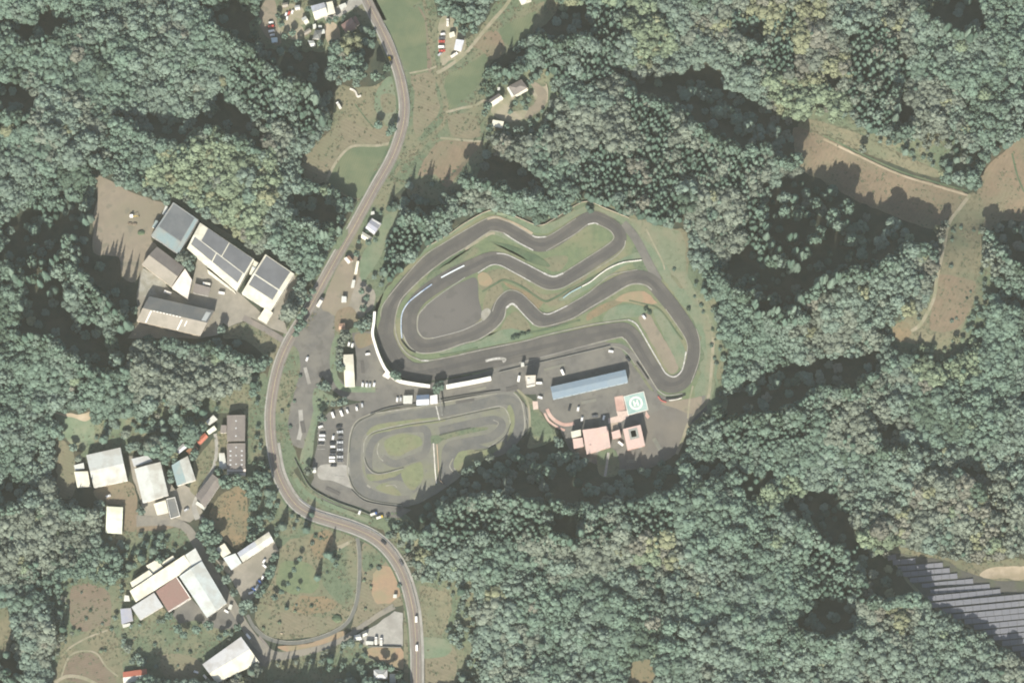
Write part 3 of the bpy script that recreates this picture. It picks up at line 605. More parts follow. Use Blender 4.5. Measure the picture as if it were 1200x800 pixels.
# hillside clearings
sheet('field', [(930,150),(965,160),(1000,178),(1050,202),(1090,214),(1133,228),(1112,254),(1094,268),(1070,262),(1040,250),(1005,236),(965,212),(938,196)], FBROWN, 1, rough=1)
ribbon('path', [(965,163),(1000,180),(1050,203),(1090,216),(1134,229)], 2.4, SAND, 3)
ribbon('field_bank', [(965,159),(1000,176),(1050,199),(1090,212),(1134,224)], 2.0, GRASSD, 2)
sheet('field', [(1146,235),(1150,205),(1172,182),(1210,160),(1210,252),(1175,258),(1156,272)], FBROWN, 1, rough=1)
sheet('field_bank', [(1140,230),(1150,232),(1152,262),(1120,262),(1125,245)], GRASSY, 2, rough=1)
ribbon('path', [(1137,228),(1124,245),(1112,262),(1106,290),(1098,325),(1094,350),(1080,378),(1068,388)], 4, PATH, 3)
sheet('field', [(1110,288),(1122,266),(1142,270),(1148,298),(1142,328),(1108,318)], GRASSY, 1, rough=1)
sheet('field', [(1100,322),(1142,330),(1140,345),(1136,362),(1120,385),(1094,388),(1090,372),(1096,345)], FBROWN, 1, rough=1.2)
sheet('clearing', [(1060,372),(1080,380),(1092,390),(1112,390),(1100,405),(1085,398),(1066,400)], GRASSY, 1, rough=1)
sheet('field', [(1046,384),(1060,376),(1069,388),(1060,400),(1050,398)], FORANGE, 2, rough=.6)
ribbon('field_bank', [(1186,180),(1192,205),(1200,225)], 2.2, GRASSD, 3)
sheet('clearing', [(935,148),(960,154),(1000,168),(1050,193),(1095,208),(1098,200),(1055,184),(1012,160),(985,150),(950,140)], GRASSY, 1, rough=.8)
sheet('clearing', [(1040,640),(1085,648),(1150,660),(1210,662),(1214,790),(1190,768),(1165,752),(1140,738),(1110,722),(1085,704),(1062,680)], GRASSY, 0, rough=1.5)
sheet('bare_slope', [(1148,672),(1160,666),(1178,664),(1214,662),(1214,676),(1195,679),(1176,676),(1160,678)], SAND, 1, rough=1.5)
sheet('clearing', [(735,800),(738,775),(752,770),(764,778),(766,810),(740,812)], FORANGE, 1, rough=2)
# bottom-left fields and clearings
sheet('field', [(84,690),(104,684),(122,690),(130,702),(128,735),(104,740),(84,730)], FPINK, 1, rough=1.4)
sheet('field', [(70,770),(78,752),(96,742),(128,732),(140,760),(145,800),(135,830),(64,830)], GRASSY, 1, rough=1)
sheet('field', [(74,790),(84,770),(102,764),(116,772),(132,788),(136,812),(100,804)], FPINK, 2, rough=1)
ribbon('path', [(72,768),(84,757),(104,746),(126,738)], 2, PATH, 3)
ribbon('path', [(72,792),(82,768),(100,762),(114,766),(124,780),(138,792)], 2, PATH, 3)
ribbon('path', [(64,800),(78,792),(98,794),(118,804)], 4, PATH, 3)
sheet('field', [(-10,700),(4,706),(14,735),(8,765),(-10,770)], GRASSY, 1, rough=1)
sheet('clearing', [(64,482),(90,486),(106,482),(108,494),(112,515),(100,528),(84,520),(72,505)], GRASSB, 1, rough=1.5)
sheet('bare_slope', [(64,484),(80,484),(94,486),(104,482),(107,489),(98,493),(80,488)], SAND, 2, rough=1)
sheet('clearing', [(68,518),(80,520),(90,545),(86,580),(70,580),(66,545)], FTAN, 1, rough=1.5)
sheet('clearing', [(176,732),(245,735),(270,745),(240,772),(215,790),(190,780),(160,760),(150,745)], GRASS2, 1, rough=1.5)
sheet('dirt_patch', [(190,768),(215,766),(236,778),(225,795),(195,795)], FTAN, 2, rough=1.2)
sheet('clearing', [(494,760),(525,752),(535,770),(530,810),(494,810)], FTAN, 1, rough=1.5)
sheet('clearing', [(494,748),(520,748),(530,758),(520,768),(494,770)], GRASSB, 2, rough=1)
sheet('clearing', [(492,690),(510,690),(530,700),(520,740),(494,742)], GRASSY, 1, rough=2)
sheet('clearing', [(820,350),(834,372),(838,400),(837,440),(841,468),(838,488),(830,480),(834,430),(830,390)], GRASS2, 1, rough=2)
LOWZ.append([(110,590),(125,625),(146,622),(190,620),(215,618),(238,640),(216,648),(190,655),(170,660),(150,680),(140,660),(120,640)]); sheet('scrub', LOWZ[-1], GRASS2, 0, rough=2, clear=False)
LOWZ.append([(320,560),(345,590),(380,618),(345,630),(325,640),(300,625),(292,600),(300,570)]); sheet('scrub', LOWZ[-1], GRASS2, 0, rough=2, clear=False)
LOWZ.append([(228,470),(300,440),(314,450),(312,520),(300,560),(288,560),(288,486),(262,484),(240,490)]); sheet('scrub', LOWZ[-1], GRASS2, 0, rough=2, clear=False)
LOWZ.append([(150,480),(230,480),(240,500),(200,520),(150,530),(110,525),(110,500)]); sheet('scrub', LOWZ[-1], GRASS2, 0, rough=2, clear=False)

LOWZ += [[(930,140),(1000,150),(1060,185),(1135,215),(1150,190),(1110,160),(1060,165),(1010,150),(960,120)], [(1060,370),(1150,300),(1170,330),(1150,400),(1100,430),(1050,420),(1030,390)], [(300,20),(420,-10),(440,30),(420,50),(380,60),(310,56)], [(570,90),(650,80),(660,140),(610,170),(560,160)], [(795,280),(835,340),(850,400),(852,470),(830,500),(800,300)], [(480,150),(570,150),(545,230),(480,230)], [(60,680),(150,680),(160,800),(60,800)], [(150,720),(290,740),(230,800),(150,800)], [(430,250),(470,250),(440,370),(390,400),(380,370)],[(480,680),(560,680),(560,800),(490,800)],[(660,240),(690,232),(760,262),(810,300),(790,330),(740,270)]]

sheet('verge', [(262,468),(294,468),(296,520),(292,556),(288,560),(288,484),(262,484)], GRASS2, 1, rough=.8)
sheet('bank', [(196,228),(212,232),(242,256),(262,270),(300,296),(312,292),(330,304),(348,318),(346,324),(312,298),(296,302),(234,258),(204,236)], GRASS2, 1, rough=1)
sheet('verge', [(98,528),(140,518),(146,522),(142,526),(102,536)], GRASS2, 2, rough=.8)
sheet('verge', [(216,646),(228,636),(236,650),(266,700),(270,708),(264,706),(236,658),(228,644),(150,684),(150,678)], GRASS2, 2, rough=.6)

# skid marks and patched asphalt on the circuits
SKID = mat('skid_rubber', (.055,.052,.05), (.07,.066,.062), .6)
for pts in ([(700,250),(716,257),(727,268),(729,280)], [(470,345),(460,360),(457,378)], [(790,452),(802,446),(809,434)], [(770,446),(780,452),(790,452)], [(740,328),(758,326),(772,338)], [(588,352),(597,345),(606,347)], [(486,400),(498,407),(512,405)], [(458,405),(468,424),(480,434)], [(640,290),(652,284),(664,274)], [(748,402),(757,418),(768,434)], [(560,428),(600,417),(640,408)], [(630,330),(645,335),(656,332)], [(805,384),(812,402),(812,418)]):
    ribbon('skid_mark', pts, .5, SKID, 7, clear=False); ribbon('skid_mark', pts, .4, SKID, 7, clear=False, off=2.4)
PATCHM = mat('asphalt_patch', (.075,.072,.068), (.088,.084,.078), .4)
for (x, y, a, l_, w_) in [(600,455,-12,14,5),(690,470,-12,18,4),(560,456,-12,20,3),(770,520,60,16,5),(740,540,0,12,4),(650,430,-14,26,3),(398,560,5,12,5),(390,575,25,18,4),(425,430,85,14,4),(360,440,75,20,4),(355,500,80,14,5),(545,470,-10,22,3)]:
    c_, s_ = math.cos(R(a)), math.sin(R(a)); sheet('patched_asphalt', [(x+u*c_-v*s_, y+u*s_+v*c_) for u, v in ((-l_/2,-w_/2),(l_/2,-w_/2),(l_/2,w_/2),(-l_/2,w_/2))], PATCHM if (x+y) % 2 else CONC if x < 400 else ASPH2, 7, smooth=False, clear=False)
for k in range(8): ribbon('bay_line', [(393.8,516+4.3*k),(403.5,516+4.3*k)], .35, WPAINT, 5, clear=False)
for k in range(6): ribbon('bay_line', [(372,503+4.6*k),(381,503+4.6*k)], .35, WPAINT, 5, clear=False)

LOWZ += [[(305,768),(440,752),(450,800),(300,800)], [(440,600),(475,600),(500,650),(470,650)]]
sheet('clearing', [(1136,226),(1148,236),(1150,268),(1150,300),(1145,330),(1141,352),(1128,384),(1112,395),(1085,402),(1060,400),(1046,392),(1058,376),(1078,380),(1092,352),(1098,320),(1104,285),(1114,256)], GRASSY, 0, rough=1.5)
sheet('clearing', [(330,26),(352,30),(356,44),(340,46),(326,38)], PATH, 1, rough=1)

for z_ in LOWZ[4:]: sheet('scrub', z_, GRASS2, 0, rough=2, clear=False)
sheet('bank', [(738,256),(772,264),(800,275),(804,316),(814,342),(830,374),(836,400),(835,470),(828,478),(826,440),(828,400),(818,366),(800,338),(776,305),(752,276)], mat('pale_grass', (.155,.175,.115), (.12,.142,.09), .25, (.18,.17,.115), .06, speck=(.3,(.09,.115,.07),.6)), 3, rough=2)

CLEAR.append([(625,468),(675,468),(684,512),(660,514),(640,510)])
# ------------------------------------------------------------------ building materials
def roofm(name, c, c2=None, wl=1.0, amt=.25, dirt=(.3,.27,.22), rough=.55, dscale=.12, ds=.45, ang=0, metal=0.0):
    return mat(name, c, c2 or tuple(x*.9 for x in c), .6, dirt, dscale, rough=rough, amount3=ds, metal=metal)
R_WHITE = roofm('roof_white_metal', (.49,.50,.45), ds=.55); R_CREAM = roofm('roof_cream_metal', (.62,.60,.48), ds=.45)
R_GREY  = roofm('roof_grey_metal', (.42,.43,.42)); R_PALE = roofm('roof_pale_grey', (.46,.48,.45)); R_TEAL = roofm('roof_teal_metal', (.21,.275,.275))
R_BGREY = roofm('roof_blue_grey', (.2,.225,.225)); R_DGREY = roofm('roof_dark_slate', (.13,.135,.13), dirt=(.2,.19,.16)); R_BROWN = roofm('roof_brown_slate', (.17,.15,.135), dirt=(.22,.2,.17))
R_TAN   = roofm('roof_tan_slate', (.26,.235,.195), dirt=(.16,.15,.12)); R_RED = roofm('roof_faded_red', (.30,.185,.155), dirt=(.24,.18,.14)); R_REDB = roofm('roof_red_brown', (.23,.145,.12), dirt=(.2,.15,.12))
R_BLUE  = roofm('roof_sky_blue_metal', (.18,.235,.28), dirt=(.21,.25,.27)); R_PINK = roofm('roof_pink_membrane', (.52,.385,.335), dirt=(.40,.33,.29)); R_RUST = roofm('roof_rusty_red', (.42,.14,.09), dirt=(.3,.12,.08)); R_ORNG = roofm('roof_rusty_orange', (.35,.17,.09))
R_LIME  = roofm('roof_pale_lime', (.72,.76,.58)); R_NAVY = roofm('roof_navy_blue', (.12,.17,.25)); R_LAV = roofm('roof_lavender_grey', (.5,.52,.56)); R_SOIL = roofm('roof_orange_tile', (.4,.24,.16))
W_WHITE = mat('wall_white', (.62,.6,.54), (.54,.52,.46), .8, (.4,.37,.32), .3); W_GREY = mat('wall_grey', (.36,.36,.34), None, .8); W_TAN = mat('wall_tan', (.42,.36,.28), None, .8)
W_BROWN = mat('wall_brown_board', (.2,.15,.11), None, 1.2); W_PINK = mat('wall_pink', (.5,.33,.28), None, .8); W_BLUE = mat('wall_blue_grey', (.3,.36,.4), None, .8)
GLASS = mat('window_glass', (.04,.05,.06), (.03,.04,.05), .5, rough=.12, spec=.5); DOORM = mat('door_metal', (.22,.23,.24), None, 1); SHUT = mat('shutter', (.46,.46,.44), (.4,.4,.38), 1.5)
PANEL = mat('solar_glass', (.125,.13,.135), (.112,.116,.122), .3, (.145,.15,.155), .1, rough=.5, spec=.3); TRIM = mat('trim_white', (.72,.71,.65), None, 1); STEEL = mat('galvanised_steel', (.4,.41,.41), None, 1, rough=.5, metal=.3)
PANELM = mat('solar_field_glass', (.142,.146,.162), (.126,.13,.146), .4, (.158,.16,.17), .06, rough=.45, spec=.3)
SKYL = mat('skylight', (.55,.57,.56), None, 1, rough=.4)
def ccw(W):
    a = sum(W[i][0]*W[(i+1) % 4][1]-W[(i+1) % 4][0]*W[i][1] for i in range(4))
    return W if a > 0 else [W[1], W[0], W[3], W[2]]
def lerp(a, b, t): return tuple(a[i]+(b[i]-a[i])*t for i in range(3))
def fuse(o, mb):
    """adds raised seams to a roof's own mesh"""
    old = o.data; V = [tuple(v.co) for v in old.vertices]; b = len(V); F = [tuple(p.vertices) for p in old.polygons]+[tuple(b+i for i in f) for f in mb.f]
    me = bpy.data.meshes.new(old.name); me.from_pydata(V+[tuple(map(float, v)) for v in mb.v], [], F); me.materials.append(old.materials[0]); me.update(); o.data = me
def bld(label, cat, c, h, roof='gable', rise=None, rm=R_WHITE, wm=W_WHITE, name='building', rm2=None, ends=0.35, zf=0.0, skyl=(), panels=(), parapet=None, windows=True, group=None, door=True, trim=None, vents=(), base=None, dz=0.0):
    """c: four roof corners in photo pixels, first edge parallel to the ridge"""
    CLEAR.append([tuple((np.array(p)-np.mean(c, 0))*1.12+np.mean(c, 0)) for p in c])
    g0 = P(np.mean([p[0] for p in c]), np.mean([p[1] for p in c])); zg = float(g0[2])+.02 if base is None else base
    W = [tuple(map(float, P(p[0], p[1], h, zfix=zg))) for p in c]; W = ccw(W)
    cx, cy = sum(p[0] for p in W)/4, sum(p[1] for p in W)/4
    root = thing(name, label, cat, (cx, cy, zg), 0, group)
    L = [Vector((p[0]-cx, p[1]-cy, 0)) for p in W]      # local, CCW
    a, b, cc, d = L; up = Vector((0, 0, 1))
    wid = ((d-a).length+(cc-b).length)/2; ln = (b-a).length
    if rise is None: rise = {'gable': wid*.16, 'shed': wid*.07, 'flat': 0.0, 'hip': wid*.2}[roof]
    i_ = .12                                            # walls stand a little inside the eaves
    ce = (a+b+cc+d)/4; ins = lambda p: p+(ce-p).normalized()*i_*2
    wa, wb, wc, wd = [ins(p) for p in L]; B = Vector((0, 0, -.6+dz))
    mw = MB(); H = Vector((0, 0, h-.05))
    def f(v): return tuple(v)
    ring = [wa, wb, wc, wd]
    for k in range(4):
        p, q = ring[k], ring[(k+1) % 4]
        if roof == 'gable' and k in (1, 3): mw.quad([f(p+B), f(q+B), f(q+H), f((p+q)/2+H+up*(rise-.02)), f(p+H)])
        elif roof == 'shed' and k in (1, 3):
            hp, hq = (H, H+up*(rise-.02)) if k == 1 else (H+up*(rise-.02), H); mw.quad([f(p+B), f(q+B), f(q+hq), f(p+hp)])
        elif roof == 'shed' and k == 2: mw.quad([f(p+B), f(q+B), f(q+H+up*(rise-.02)), f(p+H+up*(rise-.02))])
        else: mw.quad([f(p+B), f(q+B), f(q+H), f(p+H)])
    mw.build('wall', wm, root)
    t = .14; Hh = Vector((0, 0, h)); th = up*t
    def pt(u, v, dzv=0.0):
        base_ = (a*(1-u)+b*u)*(1-v)+(d*(1-u)+cc*u)*v
        z = h+t+dzv
        if roof == 'gable': z += rise*(1-abs(2*v-1))
        elif roof == 'shed': z += rise*v
        elif roof == 'hip':
            z += rise*min(1, min(v, 1-v)*2, min(u, 1-u)*2*ln/wid)
        return Vector((base_[0], base_[1], z))
    def slab(name, us, vs, m, off, thick, par, nseg=1):
        mm = MB(); (u0, u1), (v0, v1) = us, vs
        top = [pt(u0, v0, off), pt(u1, v0, off), pt(u1, v1, off), pt(u0, v1, off)]; mm.hexa([f(p-up*thick) for p in top], [f(p) for p in top]); return mm.build(name, m, par)
    roots = []
    if roof == 'gable':
        r1 = slab('roof', (0, 1), (0, .4999), rm, 0, t, root); r2 = slab('roof', (0, 1), (.5001, 1), rm2 or rm, 0, t, root); roots = [r1, r2]
        slab('ridge_cap', (0.002, .998), (.5-.12/wid, .5), trim or rm, .035, .03, r1); 
    elif roof == 'hip':
        k = min(.5, wid/ln/2); mm = MB(); A, Bq, C_, D_ = [pt(*q) for q in ((0, 0), (1, 0), (1, 1), (0, 1))]; e1, e2 = pt(k, .5), pt(1-k, .5)
        mm.quad([f(A), f(Bq), f(e2), f(e1)]); mm.quad([f(Bq), f(C_), f(e2)]); mm.quad([f(C_), f(D_), f(e1), f(e2)]); mm.quad([f(D_), f(A), f(e1)])
        for p, q in ((A, Bq), (Bq, C_), (C_, D_), (D_, A)): mm.quad([f(p-th), f(q-th), f(q), f(p)])
        roots = [mm.build('roof', rm, root)]; rc = MB(); rc.tube(e1, e2, .12, .12, 6)
        for x_, y_ in ((A, e1), (D_, e1), (Bq, e2), (C_, e2)): rc.tube(x_, y_, .1, .1, 5)
        rc.build('ridge_cap', trim or R_DGREY, roots[0])
    else:
        roots = [slab('roof', (0, 1), (0, 1), rm, 0, t, root)]
        if ln > 8:                                       # standing seams every couple of metres
            sm = MB(); ns = int(ln/2.4)
            for q in range(1, ns):
                u = q/ns; w_ = .05/ln; top = [pt(u-w_, .01, .05), pt(u+w_, .01, .05), pt(u+w_, .99, .05), pt(u-w_, .99, .05)]; sm.hexa([f(p-up*.06) for p in top], [f(p) for p in top])
            fuse(roots[0], sm)
    if roof == 'gable' and ln > 8:
        for half, rr, mm_ in (((.005, .495), roots[0], rm), ((.505, .995), roots[1], rm2 or rm)):
            sm = MB(); ns = int(ln/2.0)
            for q in range(1, ns):
                u = q/ns; w_ = .05/ln; top = [pt(u-w_, half[0], .06), pt(u+w_, half[0], .06), pt(u+w_, half[1], .06), pt(u-w_, half[1], .06)]; sm.hexa([f(p-up*.05) for p in top], [f(p) for p in top])
            fuse(rr, sm)
    if parapet:
        for k in range(4):
            p, q = L[k], L[(k+1) % 4]; dd = (q-p).normalized(); nn = Vector((-dd.y, dd.x, 0))*.28; mm = MB()
            bb = [p+dd*.003, q-dd*.30, q-dd*.30+nn, p+dd*.003+nn]; mm.hexa([f(x+Hh) for x in bb], [f(x+Hh+up*.55) for x in bb]); mm.build('parapet', parapet, root)
    for s in skyl: slab('skylight', (s[0], s[1]), (s[2], s[3]), s[4] if len(s) > 4 else SKYL, .09, .06, roots[0])
    for s in panels: slab('solar_panel', (s[0], s[1]), (s[2], s[3]), PANEL, .16, .06, roots[0])
    for s in vents:
        vb = MB(); p = pt(s[0], s[1]); vb.box((p.x, p.y, p.z+.3), (s[2], s[2], .7)); vb.build('roof_vent', SKYL if len(s) < 4 else s[3], roots[0])
    if windows:
        dn = False
        for k in range(4):
            p, q = ring[k], ring[(k+1) % 4]; dd = q-p; el = dd.length; dd.normalize(); nn = Vector((dd.y, -dd.x, 0))
            if el < 3: continue
            n_ = max(1, int(el/5)); south = nn.y < -.35
            for j in range(n_):
                mid = p+dd*el*(j+.5)/n_+nn*.03
                if south and not dn and door and j == n_//2:
                    dn = True; ww, hh_ = (2.6, min(2.6, h*.75)) if h > 4 else (1.0, min(2.0, h*.8)); mm = MB(); z0 = dz+.05
                    mm.hexa([f(mid-dd*ww/2+up*z0-nn*.02), f(mid+dd*ww/2+up*z0-nn*.02), f(mid+dd*ww/2+nn*.05+up*z0), f(mid-dd*ww/2+nn*.05+up*z0)], [f(mid-dd*ww/2+up*(z0+hh_)-nn*.02), f(mid+dd*ww/2+up*(z0+hh_)-nn*.02), f(mid+dd*ww/2+nn*.05+up*(z0+hh_)), f(mid-dd*ww/2+nn*.05+up*(z0+hh_))])
                    mm.build('door', SHUT if h > 4 else DOORM, root)
                elif h > 2.3 and (south or j % 2 == 0):
                    ww, hh_ = 1.5, min(1.1, h*.35); z0 = dz+max(.9, h*.42); mm = MB()
                    mm.hexa([f(mid-dd*ww/2+up*z0-nn*.02), f(mid+dd*ww/2+up*z0-nn*.02), f(mid+dd*ww/2+nn*.04+up*z0), f(mid-dd*ww/2+nn*.04+up*z0)], [f(mid-dd*ww/2+up*(z0+hh_)-nn*.02), f(mid+dd*ww/2+up*(z0+hh_)-nn*.02), f(mid+dd*ww/2+nn*.04+up*(z0+hh_)), f(mid-dd*ww/2+nn*.04+up*(z0+hh_))])
                    mm.build('window', GLASS, root)
    return root
# ------------------------------------------------------------------ the factory at the left
bld('grey metal factory hall beside the dirt yard, its lower edges teal', 'factory', [(203,237),(177,276),(209,298),(232.5,257.5)], 9, 'flat', rm=R_BGREY, wm=W_GREY, name='factory_hall', skyl=[(.03,.70,.05,.86,mat('solar_roof_grey',(.105,.115,.12),(.095,.103,.108),.4,(.13,.138,.14),.1,rough=.5)),(.72,.98,.04,.86,R_TEAL),(.02,.98,.88,.985,R_TEAL)])
bld('long white factory building carrying four dark solar panel fields', 'factory', [(219,291),(277,341),(298,304),(234.5,261)], 8, 'gable', rise=1.3, rm=R_CREAM, wm=W_WHITE, name='factory_hall', panels=[(.03,.44,.20,.485),(.455,.955,.20,.485),(.15,.535,.515,.985),(.55,.975,.515,.985)], trim=TRIM)
bld('white factory building beside the road with two dark solar panel fields', 'factory', [(283,343.5),(317,365),(345,321),(311,298)], 8, 'gable', rise=1.3, rm=R_CREAM, wm=W_WHITE, name='factory_hall', panels=[(.05,.87,.24,.485),(.05,.87,.515,.98)], trim=TRIM)
bld('cream low loading bay running along the south side of the long solar factory', 'loading bay', [(219,292.5),(243,313),(245,320),(276.5,343)][0:0] or [(243,315.5),(274,340),(276.5,343.5),(243.5,319.5)], 5, 'flat', rm=R_CREAM, name='loading_bay')
bld('small cream annex at the south corner of the roadside solar factory', 'annex', [(302,373),(312.5,379),(320,366.5),(311,360)], 5, 'flat', rm=R_CREAM, name='annex')
bld('grey brown workshop with a gabled slate roof below the teal edged hall', 'workshop', [(166,310),(201,336),(216,313),(184,289)], 7, 'gable', rise=2.6, rm=R_TAN, rm2=R_BROWN, wm=W_TAN, name='workshop')
bld('pale pinkish metal roofed workshop end between the two slate roofs', 'workshop', [(201,337),(220,350),(225,328),(217,315)], 7.5, 'shed', rise=1.2, rm=roofm('roof_pale_pink', (.62,.56,.5)), wm=W_WHITE, name='workshop')
bld('long slate roofed workshop along the south edge of the factory yard', 'workshop', [(160,376),(235,393.5),(251,364),(175,347)], 7, 'gable', rise=2.8, rm=R_TAN, rm2=R_DGREY, wm=W_TAN, name='workshop', skyl=[(.13,.15,.02,.47,TRIM),(.62,.64,.02,.4,TRIM),(.70,.715,.2,.4,TRIM),(.90,.97,.55,.9,R_PALE)]+[(.17+.05*i,.195+.05*i,.47,.50,TRIM) for i in range(9)])
bld('low brown roofed shelter in the middle of the factory yard', 'shelter', [(226,343),(244,347),(247,337),(228,332)], 3.2, 'shed', rm=R_BROWN, wm=W_GREY, name='shelter')
bld('narrow pale awning on the upper west side of the teal edged hall', 'awning', [(190,251),(194,252),(197.5,242.5),(194,241)], 4, 'shed', rm=R_PALE, name='awning', windows=False)
bld('narrow pale awning on the lower west side of the teal edged hall', 'awning', [(178,266),(182,268),(186,259.5),(182.5,258)], 4, 'shed', rm=R_TEAL, name='awning', windows=False)
bld('white plant room squeezed between the two solar roofed factory buildings', 'plant room', [(292,321),(297,323),(303,308),(298,305)], 6, 'flat', rm=R_CREAM, name='plant_room', vents=[(.3,.5,1.4),(.7,.5,1.2)])
# ------------------------------------------------------------------ workshops at the left below the factory
bld('big pale metal gabled warehouse at the west end of the workshop group', 'warehouse', [(110,571),(149.5,562.5),(141,524),(101,533)], 6.5, 'gable', rise=1.6, rm=R_WHITE, rm2=R_PALE, name='warehouse', trim=R_LAV)
bld('cream lean-to shed against the west wall of the big pale warehouse', 'shed', [(90.5,571),(106,570),(103,552),(87,552.5)], 4, 'shed', rm=R_CREAM, name='shed')
bld('tiny grey shed behind the cream lean-to at the west end', 'shed', [(88,551),(99,549),(98,542),(86.5,545)], 3, 'shed', rm=R_PALE, name='shed')
bld('pale warehouse with its ridge running north to south in the workshop group', 'warehouse', [(157.5,549),(167.5,589),(197.5,580),(188,541)], 6.5, 'gable', rise=1.4, rm=R_PALE, rm2=R_WHITE, name='warehouse')
bld('grey flat annex on the north end of the north-south pale warehouse', 'annex', [(157,546.5),(179,540),(172.5,533),(154,537.5)], 4.5, 'flat', rm=R_GREY, name='annex')
bld('cream small annex at the south end of the north-south pale warehouse', 'annex', [(184,603),(197.5,600),(194,585.5),(180,590)], 4.2, 'flat', rm=R_CREAM, name='annex')
bld('grey green lean-to with white edges beside the cream small annex', 'lean-to', [(200,607.5),(211,604),(205,582),(195,584.5)], 3.8, 'flat', rm=R_DGREY, name='lean_to', parapet=TRIM)
bld('lime white box shed on its own at the southwest of the workshop group', 'shed', [(124,624),(143,625),(144,594),(125,593)], 4.5, 'gable', rise=.6, rm=R_LIME, name='shed')
bld('workshop with one white and one teal roof slope', 'workshop', [(201,545),(207.5,569),(229.5,562),(220,534)], 6, 'gable', rise=1.8, rm=R_TEAL, rm2=R_WHITE, name='workshop')
bld('northern half of the long brown building, three pale skylights in one row', 'building', [(266,517),(266,486.5),(287.5,486),(287,516.5)], 6.5, 'gable', rise=.8, rm=R_BROWN, wm=W_TAN, name='long_building', skyl=[(u,u+.05,.46,.54) for u in (.2,.48,.78)])
bld('southern half of the long brown building, three rows of pale skylights', 'building', [(266,549),(266,519.5),(287.5,519),(287.5,549)], 5.5, 'gable', rise=.8, rm=R_BROWN, wm=W_TAN, name='long_building', skyl=[(u,u+.045,.46,.54) for u in (.14,.46,.8)]+[(u,u+.045,.14,.24) for u in (.28,.46,.64,.82)]+[(u,u+.045,.76,.86) for u in (.28,.46,.64,.82)])
bld('striped pale canopy across the south end of the long brown building', 'canopy', [(266,557),(288,557),(288,549.5),(266,549.5)], 4, 'shed', rise=.5, rm=roofm('roof_pale_pink',(.62,.56,.5)), name='canopy', skyl=[(.02,.98,.4,.62,R_TAN)], windows=False)
bld('white low annex on the west side of the long brown building', 'annex', [(257,550),(266,548.5),(263,530.5),(256.5,530.5)], 3.5, 'flat', rm=R_WHITE, name='annex')
bld('small brown outhouse on the west side of the long brown building, near its north end', 'outhouse', [(258,507),(265.5,507),(265.5,498),(259,498)], 4, 'shed', rm=R_BROWN, name='outhouse')
bld('slanting dark brown roofed house with white gable edges by the lane', 'house', [(229,581),(249,555),(260,564),(240,595)], 5, 'gable', rise=1.6, rm=R_BROWN, wm=W_WHITE, name='house', trim=R_DGREY)
bld('white porch at the lower end of the slanting dark brown house', 'porch', [(229,590),(239.5,597.5),(241.5,594),(231,587)], 3, 'flat', rm=R_WHITE, name='porch', windows=False)
bld('white container at the upper end of the slanting row of sheds', 'container', [(241,494),(250,486),(255,491),(245,498)], 2.8, 'flat', rm=R_WHITE, name='container', windows=False)
bld('greenish white shed between the white container and the red shed', 'shed', [(242,505),(251,498.5),(254,503),(244.5,509)], 2.8, 'shed', rm=R_LIME, name='shed')
bld('rusty red roofed shed in the slanting row of sheds', 'shed', [(230,516),(240,507),(244,511.5),(234,522)], 3, 'gable', rise=.8, rm=R_RUST, wm=W_BROWN, name='shed')
bld('rusty orange roofed shed beside the teal and white workshop', 'shed', [(218,528),(228,520),(232.5,526),(223,535)], 3, 'gable', rise=.8, rm=R_ORNG, wm=W_BROWN, name='shed')
bld('grey and white shed at the lower end of the slanting row', 'shed', [(205,528),(215,519),(219,524),(209,532)], 3, 'gable', rise=.8, rm=R_GREY, rm2=R_LAV, name='shed')
# ------------------------------------------------------------------ the large complex at the bottom left
bld('long cream roofed wing of the large factory complex', 'factory wing', [(159,705),(225,664),(216,650),(152,692)], 6.5, 'shed', rise=1.0, rm=R_CREAM, name='factory_wing')
bld('cream raised block on the northwest edge of the large factory complex', 'factory block', [(155,688),(180,673.5),(174.5,667.5),(152.5,682)], 6.2, 'flat', rm=R_CREAM, name='factory_block')
bld('cream square block jutting from the north edge of the large factory complex', 'factory block', [(179,672),(191,664),(184,655),(171,662.5)], 5, 'flat', rm=R_CREAM, name='factory_block')
bld('narrow cream block beside the square block on the factory complex', 'factory block', [(191,662),(205,654),(202.5,650.5),(188,660)], 4, 'flat', rm=R_CREAM, name='factory_block')
bld('small blue grey roofed link at the north tip of the large factory complex', 'factory wing', [(225,664),(237,657),(229,642),(217,650)], 7, 'shed', rise=.6, rm=R_PALE, name='factory_wing')
bld('pale blue grey roofed main hall of the large factory complex', 'factory hall', [(210,675),(242.5,723.5),(265.5,706),(236.5,657)], 8, 'gable', rise=1.1, rm=roofm('roof_pale_blue_grey', (.44,.48,.46)), name='factory_hall', trim=R_PALE)
bld('red brown flat roofed hall with white edges in the factory complex', 'factory hall', [(197.5,717),(224,700.5),(207,675),(182.5,692.5)], 6.5, 'flat', rm=R_REDB, wm=W_WHITE, name='factory_hall', parapet=None, skyl=[(.01,.99,.012,.035,TRIM),(.965,.995,.05,.98,TRIM)])
bld('grey flat roofed hall west of the red brown roof', 'factory hall', [(164,726),(191,710),(180.5,694),(154,711)], 6, 'flat', rm=R_GREY, name='factory_hall')
bld('slate blue roofed outbuilding at the west corner of the factory complex', 'outbuilding', [(142.5,731),(156,727),(153.5,712),(141,713)], 4, 'shed', rm=roofm('roof_slate_blue', (.27,.28,.33)), name='outbuilding')
bld('tiny white hut touching the west tip of the cream factory wing', 'hut', [(145,704),(152.5,704),(151,697.5),(146,697)], 3, 'shed', rm=R_WHITE, name='hut')
bld('white lean-to strip below the slate blue outbuilding', 'lean-to', [(144,735),(153,732.5),(152.5,729.5),(143.5,731.5)], 2.6, 'flat', rm=R_WHITE, name='lean_to', windows=False)
